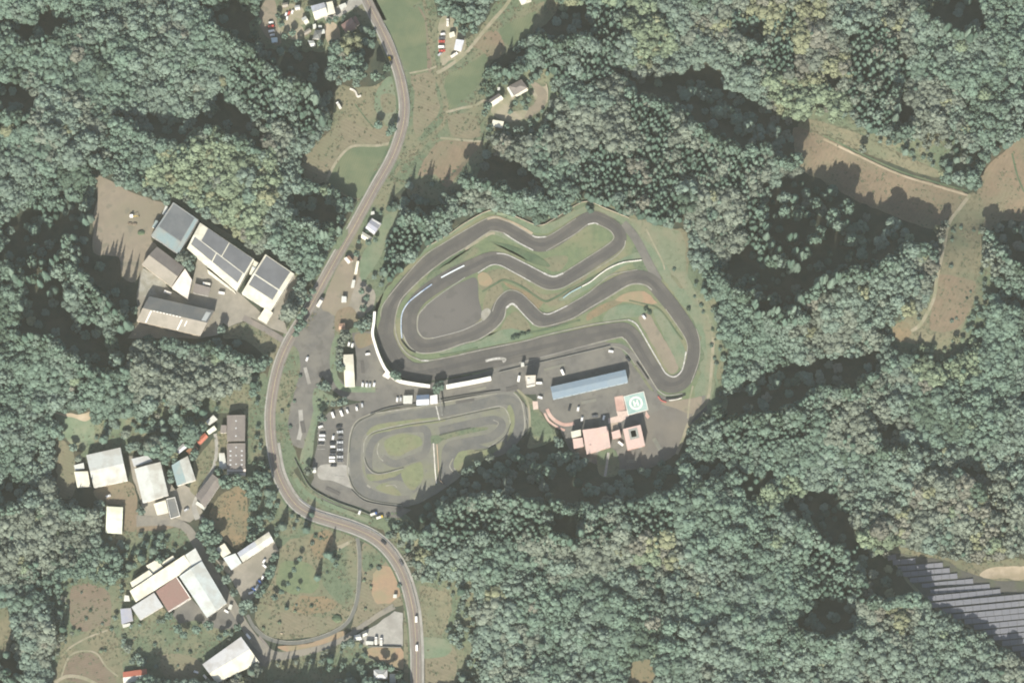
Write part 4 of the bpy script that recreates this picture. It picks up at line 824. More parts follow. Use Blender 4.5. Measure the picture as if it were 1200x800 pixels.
bld('cream roofed workshop at the lane bend east of the factory complex', 'workshop', [(261,653),(270.5,647.5),(263,636),(253,642.5)], 5, 'flat', rm=R_CREAM, name='workshop')
bld('grey teal roofed workshop adjoining the cream one by the lane', 'workshop', [(271,667.5),(283,659),(276,648),(261.5,653.5)], 4.6, 'shed', rm=roofm('roof_grey_teal', (.47,.52,.51)), name='workshop')
bld('long narrow cream and grey warehouse northeast of the lane', 'warehouse', [(284,658),(321,634),(315,622.5),(278,647.5)], 5, 'gable', rise=1.1, rm=R_WHITE, rm2=R_LAV, name='warehouse', skyl=[(.55,.99,.52,.98,R_CREAM)])
bld('big white gabled warehouse at the bottom by the lane junction', 'warehouse', [(254,800),(304,775.5),(282.5,745.5),(237,778)], 6.5, 'gable', rise=1.9, rm=R_CREAM, rm2=roofm('roof_white_shaded_slope', (.52,.52,.51)), name='warehouse')  # north slope coloured lilac to paint in its shade; south slope cream
bld('rusty and white striped shed roof at the bottom edge', 'shed', [(144.5,800),(173,797),(172,783),(144,787)], 3.2, 'gable', rise=.9, rm=R_WHITE, rm2=R_RUST, wm=W_BROWN, name='shed')
bld('tiny white pump hut at the east corner of the pale blue grey hall', 'hut', [(267,713),(271,714),(272.5,708.5),(269,707.5)], 2.4, 'flat', rm=R_WHITE, name='hut', windows=False)
# ------------------------------------------------------------------ beside the road at the bottom
bld('long white container beside the truck parking at the bottom', 'container', [(428.5,754.5),(437.5,755),(437.5,751),(428.5,750.5)], 2.7, 'flat', rm=R_WHITE, name='container', windows=False)
bld('small white roofed hut with a dark back near the lane at the bottom', 'hut', [(425.5,746),(431,743.5),(429,738),(424.5,740)], 2.6, 'gable', rise=.6, rm=R_WHITE, rm2=R_DGREY, name='hut')
bld('small grey roofed house half under the trees near the bottom lane', 'house', [(414,750),(424,749),(422,742.5),(415,744)], 3, 'gable', rise=1, rm=R_PALE, rm2=R_GREY, name='house')
bld('grey hipped roof house at the bottom next to the main road', 'house', [(438,795),(454,795),(454,784),(438,784)], 5.5, 'hip', rm=R_GREY, name='house')
bld('white flat carport beside the grey hipped house at the bottom', 'carport', [(456.5,800),(464,800),(463.5,789),(456.5,789)], 2.8, 'flat', rm=R_WHITE, name='carport', windows=False)
bld('tiny white meter hut at the edge of the clay meadow', 'hut', [(460.5,700),(465,700),(465,696),(461,696)], 2.5, 'flat', rm=R_WHITE, name='hut', windows=False)
# ------------------------------------------------------------------ houses at the top
bld('large white village house with a bluish back roof slope', 'house', [(369,23),(384,16.5),(380,3),(364,7.5)], 6, 'gable', rise=1.6, rm=R_CREAM, rm2=R_LAV, name='house')
bld('white flat wing on the east side of the large village house', 'house wing', [(381,18.5),(393,15.5),(389.5,1.5),(381,3.5)], 5.2, 'flat', rm=R_CREAM, name='house_wing')
bld('small white garage beside the road at the top', 'garage', [(399.5,12.5),(406.5,6.5),(404.5,3.5),(397,6.5)], 3, 'flat', rm=R_WHITE, name='garage')
bld('faded red gabled house beside the main road at the top', 'house', [(406,40),(418,32),(412,20.5),(399.5,29.5)], 5.5, 'gable', rise=1.8, rm=R_RED, wm=W_TAN, name='house')
bld('small white shed west of the large village house', 'shed', [(358,29),(362.5,26),(358,19),(353,22)], 3.4, 'gable', rise=.7, rm=R_CREAM, rm2=R_PALE, name='shed')
bld('tiny white hut in the middle of the village gardens', 'hut', [(367,34),(371,33),(370,28),(366.5,29)], 2.6, 'shed', rm=R_WHITE, name='hut', windows=False)
bld('tiny pale hut next to the dark gap in the village gardens', 'hut', [(373,33),(377.5,33),(377,30),(373,30)], 2.4, 'shed', rm=R_PALE, name='hut', windows=False)
bld('dark roofed block put in for a shadow among the village gardens', 'house', [(366,46),(375,45.5),(378,35.5),(369,35.5)], 4.5, 'hip', rm=R_DGREY, wm=W_WHITE, name='house')  # added dark block where only a shadow lies between the gardens
bld('small pale blue roofed house at the edge of the shaded wood', 'house', [(364,55),(370,53.5),(368,48),(360.5,47.5)], 3.6, 'gable', rise=.8, rm=R_PALE, rm2=R_WHITE, name='house')
bld('teal roofed shed at the end of the row of parked vehicles', 'shed', [(318.5,50.5),(325.5,49.5),(325,44),(317.5,44.5)], 3, 'flat', rm=roofm('roof_light_teal',(.5,.6,.6)), name='shed')
bld('brown garden shed west of the dark shadow block', 'shed', [(357,42),(365,37),(363,33),(356,37)], 3, 'gable', rise=.7, rm=R_TAN, wm=W_BROWN, name='shed')
bld('white roofed house cut by the top edge right of the valley', 'house', [(606,-5),(611,5),(623,1),(618,-8)], 4.5, 'gable', rise=1, rm=R_CREAM, name='house')
bld('white square shed in the scrap yard north of the fields', 'shed', [(527,44),(533.5,42),(532,37),(526,39)], 3.4, 'flat', rm=R_CREAM, name='shed')
bld('grey metal roofed workshop in the scrap yard north of the fields', 'workshop', [(532,58),(540.5,60),(544,47.5),(534.5,46)], 4.5, 'flat', rm=R_LAV, name='workshop')
bld('small grey shed at the north end of the village yard', 'shed', [(346,12),(352,11),(351,6),(345,7)], 3, 'gable', rise=.6, rm=R_GREY, name='shed')
bld('rusty red lean-to beside the faded red house', 'lean-to', [(418,31),(422,28.5),(417,19),(413.5,21)], 3.2, 'shed', rm=R_REDB, name='lean_to')
bld('brown thatched looking shed above the three parked village cars', 'shed', [(331,9),(338,8),(337,3),(330,4)], 3, 'gable', rise=.7, rm=R_TAN, wm=W_BROWN, name='shed')
bld('pale tin shed between the brown garden shed and the dark shadow block', 'shed', [(376,40),(381,39),(380,34.5),(376,35)], 2.8, 'shed', rm=R_PALE, name='shed')
# ------------------------------------------------------------------ farm on the knoll
bld('grey brown tiled farmhouse main wing in the clearing', 'farmhouse', [(603,112),(618.5,103),(611,93),(596,101)], 5, 'hip', rm=R_BROWN, wm=W_WHITE, name='farmhouse', trim=R_BROWN)
bld('pale west wing of the tiled farmhouse', 'farmhouse', [(594,103),(600,114),(604,111),(598,101.5)], 4, 'gable', rise=.8, rm=R_PALE, rm2=R_TAN, name='farmhouse')
bld('white strip veranda along the south eaves of the farmhouse', 'veranda', [(604.5,114),(619,105.5),(617.5,103.5),(603.5,112)], 2.8, 'flat', rm=R_CREAM, name='veranda', windows=False)
bld('farm outbuilding with one dark and one white roof slope', 'outbuilding', [(577,124.5),(590,115.5),(584.5,109.5),(573,117)], 4.6, 'gable', rise=1.2, rm=R_CREAM, rm2=R_BROWN, name='outbuilding')
bld('bright white square farm garage below the farmhouse', 'garage', [(576,148),(589,150),(590.5,142.5),(577.5,140.5)], 4, 'flat', rm=R_CREAM, name='garage')
bld('tiny white tank hut northwest of the farmhouse', 'hut', [(583,106),(586,106),(586,102.5),(583,102.5)], 2.4, 'flat', rm=R_WHITE, name='hut', windows=False)
# ------------------------------------------------------------------ roadside row north-west of the circuit
bld('slate blue roofed roadside workshop with white ridges', 'workshop', [(428,267),(438.5,275),(447,262),(436,255.5)], 5, 'gable', rise=1.2, rm=roofm('roof_slate_blue',(.27,.28,.33)), rm2=roofm('roof_slate_blue',(.27,.28,.33)), name='workshop', skyl=[(.05,.95,.05,.18,TRIM),(.05,.95,.85,.97,TRIM)])
bld('cream gabled roadside shed below the slate blue workshop', 'shed', [(423,278),(431.5,283.5),(436.5,278.5),(425,271.5)], 3.8, 'gable', rise=.9, rm=R_CREAM, name='shed')
bld('tiny white kiosk at the north end of the roadside row', 'kiosk', [(434.5,252),(439,251),(438.5,247.5),(435,248)], 2.6, 'flat', rm=R_WHITE, name='kiosk')
bld('pinkish white roofed roadside hut', 'hut', [(403,303),(408,309),(414,305),(409,299.5)], 3.2, 'gable', rise=.9, rm=R_WHITE, rm2=R_SOIL, name='hut')
bld('long thin pale shed beside the bright grass strip', 'shed', [(415,321),(418.5,321),(421,306),(418,306)], 2.8, 'shed', rm=R_CREAM, name='shed')
bld('white container south of the long thin pale shed', 'container', [(411,337),(415,337),(416.5,328),(413,328)], 2.7, 'flat', rm=R_WHITE, name='container', windows=False)
bld('grey white field hut with a shaded side in the roadside yard', 'hut', [(400,354),(406,354),(406,347.5),(400.5,347)], 2.8, 'shed', rm=R_PALE, name='hut')
bld('orange tiled little hut above the kart club lane', 'hut', [(397,386),(405,385.5),(404,378.5),(397.5,379)], 2.8, 'gable', rise=.8, rm=R_SOIL, wm=W_TAN, name='hut')
# ------------------------------------------------------------------ circuit buildings
bld('bright cream flat roofed hall at the circuit entrance', 'hall', [(404,453),(416,452.5),(414,415),(402,415.5)], 4.5, 'gable', rise=.7, rm=R_CREAM, name='hall')
bld('pinkish hut tucked behind the white grandstand canopy', 'hut', [(448,440),(455,444),(459,440),(452,435)], 3, 'flat', rm=roofm('roof_pale_pink',(.62,.56,.5)), name='hut')
bld('white square ticket office between the two kart tracks', 'office', [(472.5,472.5),(483,472.5),(483.5,463),(472.5,463.5)], 3.6, 'flat', rm=R_WHITE, name='office')
bld('blue and lavender roofed shelter between the two kart tracks', 'shelter', [(488,474.5),(503,473.5),(503,462),(488,463)], 4, 'gable', rise=1, rm=R_LAV, rm2=R_NAVY, wm=W_BLUE, name='shelter')
bld('pale lavender timing hut next to the start line', 'hut', [(504,473),(513,472.5),(512.5,462),(504,463.5)], 3.6, 'flat', rm=roofm('roof_lavender_white',(.6,.6,.6)), name='hut')
bld('long blue roofed pit garage on the paddock', 'garage', [(648,467.5),(736,447.5),(733,433),(645,453)], 5.2, 'gable', rise=.7, rm=R_BLUE, wm=W_BLUE, name='pit_garage', trim=R_BLUE)
bld('pale control tower beside the main straight', 'control tower', [(617,452),(627.5,450),(628,439.5),(615,440)], 10.5, 'flat', rm=roofm('roof_stone_grey',(.5,.48,.42)), name='control_tower', parapet=W_TAN, vents=[(.3,.6,1.2)])
bld('white little marshal tower at the pit wall', 'marshal tower', [(610.5,429),(614.5,428.5),(614,424.5),(610.5,425)], 4.5, 'flat', rm=R_WHITE, name='marshal_tower')
bld('pink roofed clubhouse main block south of the blue garage', 'clubhouse', [(687.5,532),(715.5,523.5),(712,499.5),(682.5,503.5)], 6, 'flat', rm=R_PINK, wm=W_PINK, name='clubhouse', vents=[(.2,.3,.8,R_PINK)])
bld('pink west wing of the pink clubhouse', 'clubhouse wing', [(672.5,525.5),(684,522.5),(682.5,512.5),(671,514)], 5.2, 'flat', rm=R_PINK, wm=W_PINK, name='clubhouse_wing')
bld('cream block at the northwest corner of the pink clubhouse', 'block', [(670,513),(681,510),(680.5,503),(669,505.5)], 7, 'flat', rm=R_CREAM, name='clubhouse_block')
bld('pink penthouse block on the northeast corner of the clubhouse roof', 'penthouse', [(702,509.5),(712,507),(710.5,499),(700.5,501)], 8, 'flat', rm=R_PINK, wm=W_PINK, name='penthouse')
bld('pink roofed hall with a big skylight south of the helipad', 'hall', [(735.5,527),(756,521.5),(750.5,497.5),(730,502.5)], 7.5, 'flat', rm=R_PINK, wm=W_PINK, name='hall', skyl=[(.27,.78,.42,.92,mat('skylight_frame',(.26,.27,.24),None,1)),(.38,.66,.52,.82,mat('skylight_glass',(.42,.46,.44),None,.8,rough=.3))])
bld('small pink linking block between the clubhouse and the skylight hall', 'block', [(718,514),(728,512),(726,503),(716.5,506)], 4, 'flat', rm=R_PINK, wm=W_PINK, name='linking_block')
bld('white roofed guard hut at the car park corner', 'hut', [(364.5,553.5),(370.5,553.5),(370.5,547.5),(365,547.5)], 3, 'gable', rise=.6, rm=R_WHITE, name='guard_hut')

# ------------------------------------------------------------------ helipad
def helipad():
    c = [(730.5,464),(754.5,458),(760,480),(736,486.5)]
    W = [P(p[0], p[1], .45, zfix=0) for p in c]; cx, cy = sum(float(p[0]) for p in W)/4, sum(float(p[1]) for p in W)/4
    root = thing('helipad', 'teal helipad with a white ring and the letter H', 'helipad', (cx, cy, 0))
    L = [Vector((float(p[0])-cx, float(p[1])-cy, 0)) for p in W][::-1]
    def lay(name, sc, z0, z1, m):
        mm = MB(); mm.hexa([(p.x*sc, p.y*sc, z0) for p in L], [(p.x*sc, p.y*sc, z1) for p in L]); return mm.build(name, m, root)
    lay('slab', 1.0, -.1, .45, W_WHITE); lay('deck', .93, .451, .47, mat('helipad_teal', (.25,.36,.33), (.21,.31,.29), .5, (.33,.42,.38), .15)); 
    ring = MB(); r0, r1, n = 3.5, 4.7, 48
    for i in range(n):
        a, b = 2*math.pi*i/n, 2*math.pi*(i+1)/n
        ring.hexa([(r0*math.cos(a), r0*math.sin(a), .472), (r1*math.cos(a), r1*math.sin(a), .472), (r1*math.cos(b), r1*math.sin(b), .472), (r0*math.cos(b), r0*math.sin(b), .472)], [(r0*math.cos(a), r0*math.sin(a), .485), (r1*math.cos(a), r1*math.sin(a), .485), (r1*math.cos(b), r1*math.sin(b), .485), (r0*math.cos(b), r0*math.sin(b), .485)])
    wp = mat('helipad_white', (.72,.74,.62), None, 1)
    ring.build('ring_marking', wp, root)
    e = (L[1]-L[0]).normalized() if abs((L[1]-L[0]).x) > abs((L[1]-L[0]).y) else (L[2]-L[1]).normalized(); rz = math.atan2(e.y, e.x)
    if abs(rz) > math.pi/2: rz += math.pi
    hm = MB()
    for ox, oy, sx, sy in ((-1.25,0,.95,4.2), (1.25,0,.95,4.2), (0,0,1.54,.95)):
        hm.box((ox*math.cos(rz)-oy*math.sin(rz), ox*math.sin(rz)+oy*math.cos(rz), .48), (sx, sy, .016), rz)
    hm.build('letter_marking', wp, root)
helipad()

# ------------------------------------------------------------------ canopies, walls, barriers along polylines
def wallrun(name, label, cat, pts, width, h, m, top=None, h0=0.0, post=None, smooth=True, part='wall', n=4):
    out = spline(pts, False, n)[0] if smooth else [np.array(p, float) for p in pts]
    Lp, Rp = thicken(out, width); hz = h
    A = P([p[0] for p in Lp], [p[1] for p in Lp], hz); B = P([p[0] for p in Rp], [p[1] for p in Rp], hz)
    o = (A[0]+B[0])/2; o = np.array([o[0], o[1], o[2]-hz]); root = thing(name, label, cat, o)
    mm = MB(); k = len(out)
    for i in range(k-1):
        q = [A[i]-o, B[i]-o, B[i+1]-o, A[i+1]-o]; q = [tuple(map(float, x)) for x in q]
        bot = [(x[0], x[1], x[2]-(h-h0)) for x in q]
        area = sum(q[j][0]*q[(j+1) % 4][1]-q[(j+1) % 4][0]*q[j][1] for j in range(4))
        if area < 0: q = q[::-1]; bot = bot[::-1]
        mm.hexa(bot, q)
    mm.build(part, m, root)
    if post:
        dist = 0; last = None
        for i in range(k):
            c = (A[i]+B[i])/2-o
            if last is None or np.hypot(*(c[:2]-last[:2])) > post:
                last = c; pb = MB(); pb.box((float(c[0]), float(c[1]), float(c[2])-(h-h0)/2-h0/2-.02), (.18, .18, max(.2, h0 if h0 else h))); pb.build('post', STEEL, root)
    return root
WCAN = mat('canopy_white', (.78,.77,.70), (.7,.69,.62), .5, (.6,.58,.5), .15)
wallrun('grandstand_canopy', 'long white canopy curving round the west end of the kart circuit', 'canopy', [(439,365),(438,378),(436.5,391),(440,405),(445,419),(453,434),(465,444.5),(480,448.5),(504,452)], 3.0, 6.0, WCAN, h0=5.75, post=6, part='roof')
wallrun('grandstand_wall', 'white sound wall under the curving canopy', 'wall', [(438,365),(437,378),(435.6,391),(439,405),(444,419.5),(452,434.5),(464.5,445.6),(480,449.6),(504,453)], .9, 5.7, W_WHITE)
wallrun('pit_canopy', 'straight white pit canopy beside the main straight', 'canopy', [(523,453),(540,450),(558,446.5),(575.5,443)], 4.6, 5.8, WCAN, h0=5.5, post=5, smooth=False, part='roof')
wallrun('pit_wall_screen', 'white back wall of the straight pit canopy', 'wall', [(523,454.5),(540,451.5),(558,448),(575.5,444.5)], .8, 5.4, W_WHITE, smooth=False)
DARKW = mat('wall_dark_concrete', (.16,.16,.145), (.12,.12,.11), .6)
TYRE = mat('tyre_rubber', (.03,.03,.03), (.02,.02,.02), 2); TBLUE = mat('barrier_blue_white', (.5,.56,.6), (.16,.22,.32), .25)
wallrun('pit_wall', 'low dark pit wall along the main straight', 'wall', [(585,436),(605,431),(640,423),(690,411),(715,405)], .8, 1.1, DARKW)
wallrun('tyre_barrier', 'blue and white tyre barrier inside the west hairpin', 'barrier', [(471,396),(470,384),(471,368),(478,355),(492,343),(506,333)], 1.3, .9, TBLUE)
wallrun('tyre_barrier', 'white barrier on the inner straight above the grey infield', 'barrier', [(517,325),(530,318),(544,311)], 1.4, .9, mat('barrier_pale_blue', (.62,.66,.66), (.5,.55,.58), .5))
wallrun('tyre_barrier', 'black tyre stack row along the inner hairpin grass', 'barrier', [(470,398),(478,408),(487,413)], .9, .9, TYRE)
wallrun('guard_wall', 'white guard wall on the grass between the two east legs', 'wall', [(682,335.5),(692,330),(702,322),(714,314),(730,307.5),(745,305.5),(752,304.5)], 1.1, 1.0, W_WHITE)
wallrun('guard_wall', 'teal guard wall between the middle legs of the circuit', 'wall', [(660,349),(668,343),(677,338),(681,336)], 1.1, 1.0, mat('barrier_teal', (.3,.42,.42), None, .5))
wallrun('tyre_barrier', 'dark and white tyre barrier below the southeast hairpin', 'barrier', [(780,467),(788,466.5),(796,465),(803,462)], 1.6, 1.0, TYRE)
wallrun('guard_wall', 'white low wall just behind the southeast hairpin tyres', 'wall', [(784,469),(792,468),(799,466)], 1.0, .6, W_WHITE)
wallrun('red_barrier', 'red barrier at the west end of the southeast hairpin tyres', 'barrier', [(771,464),(775,469),(781,471)], 1.2, .8, mat('barrier_red', (.4,.12,.1), None, 1))
wallrun('guard_wall', 'dark tyre strip beside the slip road east of the garage', 'barrier', [(746,424),(752,432),(760,444)], 1.2, .9, TYRE)
wallrun('track_divider', 'white low divider wall across the small circuit', 'wall', [(508,519),(509,535),(510,552),(511.5,566)], 1.3, .8, W_WHITE, smooth=False)
wallrun('track_divider', 'orange low divider wall across the small circuit', 'wall', [(512,520),(513,535),(514,552),(515,562),(519,566)], .9, .7, mat('divider_orange', (.45,.34,.24), None, .6), smooth=False)
wallrun('garden_wall', 'dark retaining wall below the truck parking', 'wall', [(431,757),(450,757.5),(470,758)], 1.1, 1.5, DARKW, smooth=False)
wallrun('fence', 'dark fence climbing beside the clay bank to the road', 'fence', [(432,770),(445,776),(455,782),(470,786)], .5, 1.6, DARKW)
wallrun('garden_wall', 'bright curved wall in front of the wooded garden by the bend', 'wall', [(410,104),(416,107),(419,113),(423,112)], 2.2, 1.0, W_WHITE)
wallrun('fence', 'pale wall along the pond side of the farm garden clearing', 'fence', [(640,98),(642,108),(641,120)], .6, 1.0, W_TAN)
wallrun('guard_rail', 'steel guard rail along the east side of the main road bend', 'guard rail', [(450,28),(461,50),(471,80),(477,102),(480,125),(478,148)], .35, .85, STEEL, h0=.45, post=4, part='rail')
wallrun('guard_rail', 'steel guard rail along the lower main road south of the car park', 'guard rail', [(350,584),(368,597),(392,605),(417,613),(441,624),(459,640),(472,660),(482,685),(489,714)], .35, .85, STEEL, h0=.45, post=4, part='rail')
wallrun('fence', 'fence on the low bank between the car park and the main road', 'fence', [(345,537),(352,551),(363,570),(380,581),(400,590),(420,597),(438,605)], .4, 1.5, DARKW)
wallrun('boundary_fence', 'pale fence along the top edge of the kart circuit', 'fence', [(500,289),(525,275),(545,261),(572,247),(590,248),(610,256),(632,264),(650,256),(670,243),(688,236),(712,245),(737,255)], .35, 1.4, W_TAN, post=9)
wallrun('small_track_fence', 'dark fence on the northern edge of the small circuit', 'fence', [(434,485),(458,477),(500,471),(555,461.5),(586,457.5)], .4, 1.1, DARKW)
wallrun('small_track_fence', 'dark fence round the southwest edge of the small circuit', 'fence', [(412,574),(426,586),(446,591),(472,594)], .4, 1.1, DARKW)
wallrun('small_track_fence', 'short low dark fence by the timing hut', 'fence', [(519,470.5),(540,466.5),(560,462.5),(581,458)], .4, 1.0, DARKW)

# start gantry
gp = [P(514.5, 461, 5.0, zfix=0), P(518.2, 485.5, 5.0, zfix=0)]
gr = thing('start_gantry', 'dark steel start gantry spanning the small circuit straight', 'gantry', (float(gp[0][0]), float(gp[0][1]), 0))
d0 = Vector(tuple(map(float, gp[1]-gp[0]))); gb = MB(); gb.box((d0.x/2, d0.y/2, 5.0), (d0.length, .9, .8), math.atan2(d0.y, d0.x)); gb.build('beam', DARKW, gr)
for q in ((0, 0), (d0.x, d0.y)):
    pb = MB(); pb.tube((q[0], q[1], 0), (q[0], q[1], 4.6), .16, .14, 8); pb.build('post', STEEL, gr)

# ------------------------------------------------------------------ solar field
rows = [((1040,650.5),(1050,649)),((1046,655.8),(1073,653.5)),((1052,663.3),(1105,658.6)),((1058,670),(1113,665)),((1066,676.8),(1122,671.3)),((1080,683.5),(1140.5,677.5)),((1090,690.3),(1160,683.5)),((1087,698.2),(1172.5,689.6)),((1090,706),(1206,694.8)),((1104,712.8),(1212,702.2)),((1117,719.4),(1212,710.4)),((1130,725),(1212,717.2)),((1141,731.6),(1212,724.6)),((1152,738),(1212,732.2)),((1164,744.2),(1212,739.4)),((1174,750.6),(1212,746.6)),((1186,757),(1212,754)),((1196,763),(1212,761)),((1200,770),(1214,768.5)),((1204,777),(1214,775.8))]
ords = ['topmost and shortest','second','third','fourth','fifth','sixth','seventh','eighth','ninth','tenth','eleventh','twelfth','thirteenth','fourteenth','fifteenth','sixteenth','seventeenth','eighteenth','nineteenth','last']
SLOTP = []
for i, (l_, r_) in enumerate(rows):
    # long row of tilted modules; the pixel line is its dark lower gap at the north side
    n = max(1, int((r_[0]-l_[0])/9)); a = P(l_[0], l_[1]+3.2); b = P(r_[0], r_[1]+3.2); o = (a+b)/2
    root = thing('solar_array', 'long row of grey solar panels, %s from the top of the solar field' % ords[i] if i else 'shortest row of grey solar panels at the top of the solar field', 'solar array', o, 0, 'rows of solar panels on the hillside field')
    va = Vector(tuple(map(float, a-o))); vb = Vector(tuple(map(float, b-o))); dd = (vb-va); dn = Vector((dd.x, dd.y, 0)).normalized(); nn = Vector((-dn.y, dn.x, 0))
    tb = MB(); half = 1.78; zc = .8; lift = .17
    for k in range(n):
        p = va+dd*(k/n)+dn*.1; q = va+dd*((k+1)/n)-dn*.1; z = Vector((0, 0, zc))
        lo = Vector((0, 0, zc-lift)); hi = Vector((0, 0, zc+lift))
        bt = [p-nn*half+lo, q-nn*half+lo, q+nn*half+hi, p+nn*half+hi]; tb.hexa([tuple(x-Vector((0,0,.06))) for x in bt], [tuple(x) for x in bt])
    tb.build('panel', PANELM, root)
    m_ = max(2, n//2)
    for k in range(m_+1):
        p = va+dd*(k/m_)*.98+dd*.01; pl = MB(); zz = p.z; pl.box((p.x, p.y, zz+.35), (.12, .12, 1.7)); pl.build('leg', STEEL, root)
sheet('solar_gravel', [(1044,648),(1075,652),(1107,656),(1128,668),(1165,680),(1212,690),(1212,784),(1196,772),(1170,754),(1150,741),(1118,721),(1092,707),(1076,690),(1056,668)], mat('panel_gravel', (.09,.088,.078), (.07,.07,.06), .3, (.08,.09,.055), .1), 3, rough=.6)

# ------------------------------------------------------------------ vehicles
TYR = TYRE; CGL = GLASS
def paint(n, c): return mat('car_paint_'+n, c, tuple(x*.97 for x in c), .2, rough=.3, spec=.5)
PW, PS, PK, PR, PB, PY, PG = paint('white', (.75,.74,.70)), paint('silver', (.42,.43,.43)), paint('black', (.03,.03,.033)), paint('red', (.42,.07,.05)), paint('blue', (.06,.12,.32)), paint('yellow', (.6,.42,.05)), paint('dark_grey', (.1,.1,.105))
def prof_mesh(mb, prof, w, top_in=0.0, mi=0):
    n = len(prof); L = [(x, -w/2+(top_in if z > 1.0 else 0), z) for x, z in prof]; Rr = [(x, w/2-(top_in if z > 1.0 else 0), z) for x, z in prof]
    mb.hexa(Rr, L, mi)
def wheels(root, xs, w, r=.31):
    for x in xs:
        for s in (-1, 1):
            wb = MB(); wb.tube((x, s*(w/2-.19), r), (x, s*(w/2+.01), r), r, r, 12); wb.build('wheel', TYR, root)
def make_car(kind, pm):
    root = thing('parked_car' if kind in ('sedan', 'kei', 'van') else 'parked_truck', 'x y z w', 'car' if kind != 'truck' else 'truck', (0, 0, 0))
    if kind == 'sedan':
        b = MB(); prof_mesh(b, [(-2.2,.25),(2.15,.25),(2.22,.6),(2.1,.82),(1.15,.95),(-1.45,.98),(-2.15,.92),(-2.25,.6)], 1.72); b.box((-.15, 0, 1.42), (1.7, 1.22, .06)); b.build('body', pm, root)
        g = MB(); g.hexa([(-1.4,-.76,.96),(1.1,-.76,.94),(1.1,.76,.94),(-1.4,.76,.96)], [(-.9,-.6,1.4),(.55,-.6,1.4),(.55,.6,1.4),(-.9,.6,1.4)]); g.build('cabin_glass', CGL, root); wheels(root, (-1.35, 1.3), 1.7)
        for s in (-1, 1): h = MB(); h.box((2.18, s*.62, .66), (.1, .34, .14)); h.build('headlight', SKYL, root)
    elif kind == 'kei':
        b = MB(); prof_mesh(b, [(-1.75,.22),(1.7,.22),(1.75,.6),(1.6,.85),(1.05,.95),(-1.7,1.0),(-1.78,.6)], 1.55); b.box((-.35, 0, 1.62), (2.3, 1.22, .06)); b.build('body', pm, root)
        g = MB(); g.hexa([(-1.66,-.7,.98),(1.0,-.7,.95),(1.0,.7,.95),(-1.66,.7,.98)], [(-1.5,-.6,1.6),(.72,-.6,1.6),(.72,.6,1.6),(-1.5,.6,1.6)]); g.build('cabin_glass', CGL, root); wheels(root, (-1.2, 1.15), 1.5, .28)
        for s in (-1, 1): h = MB(); h.box((1.72, s*.55, .66), (.08, .28, .16)); h.build('headlight', SKYL, root)
    elif kind == 'van':
        b = MB(); prof_mesh(b, [(-2.3,.28),(2.2,.28),(2.3,.7),(2.15,.95),(-2.25,1.05),(-2.35,.6)], 1.72); b.box((-.25, 0, 1.97), (4.0, 1.5, .08)); b.build('body', pm, root)
        g = MB(); g.hexa([(-2.22,-.8,1.04),(2.1,-.8,.96),(2.1,.8,.96),(-2.22,.8,1.04)], [(-2.15,-.72,1.94),(1.55,-.72,1.94),(1.55,.72,1.94),(-2.15,.72,1.94)]); g.build('cabin_glass', CGL, root); wheels(root, (-1.5, 1.45), 1.7, .33)
        for s in (-1, 1): h = MB(); h.box((2.24, s*.64, .74), (.1, .3, .18)); h.build('headlight', SKYL, root)
    else:
        b = MB(); prof_mesh(b, [(1.5,.5),(3.2,.5),(3.25,1.2),(2.95,2.2),(1.55,2.25)], 2.0); b.build('cab', pm, root)
        g = MB(); g.hexa([(3.18,-.85,1.35),(3.26,-.85,1.3),(3.26,.85,1.3),(3.18,.85,1.35)], [(2.96,-.8,2.1),(3.04,-.8,2.1),(3.04,.8,2.1),(2.96,.8,2.1)]); g.build('windscreen', CGL, root)
        c = MB(); c.box((-1.0, 0, 1.75), (4.6, 2.1, 2.0)); c.build('cargo_box', W_WHITE, root); ch = MB(); ch.box((0, 0, .6), (6.2, .9, .3)); ch.build('chassis', DARKW, root); wheels(root, (-2.0, 2.3), 2.0, .42)
    return root
PROTO = {}
def car(kind, pm, px, py, deg, label, group=None, scale=1.0):
    key = (kind, pm.name)
    if key not in PROTO: r = PROTO[key] = make_car(kind, pm)
    else:
        r = copy_tree(PROTO[key])
        for k_ in ('group',):
            if k_ in r.keys(): del r[k_]
    p = P(px, py); r.location = (float(p[0]), float(p[1]), float(p[2])+.3 if abs(float(p[2])) < .05 else float(p[2])+.35); r.rotation_euler = (0, 0, R(deg)); r.scale = (scale,)*3
    CLEAR.append([(px-4, py-4), (px+4, py-4), (px+4, py+4), (px-4, py+4)])
    r['label'] = label
    if group: r['group'] = group
    return r
NS, EW = 90, 0
G = 'cars in the kart circuit car park'
car('van', PW, 487.8, 725, NS, 'white van driving down the main road past the truck parking'); car('van', PW, 488.4, 758.5, NS, 'white van on the main road nearest the bottom edge')
car('sedan', PK, 449.6, 635, 138, 'black car on the red brown outer bend of the main road'); car('sedan', PG, 470.3, 659, 120, 'dark grey car further round the outer main road bend'); car('kei', PY, 456.5, 69, 117, 'yellow small car on the main road near the top'); car('truck', PG, 375.5, 354.5, 60, 'dark truck shape beside the main road above the circuit entrance', scale=1.15)  # last entry: dark grey truck model over a dark streak by the road
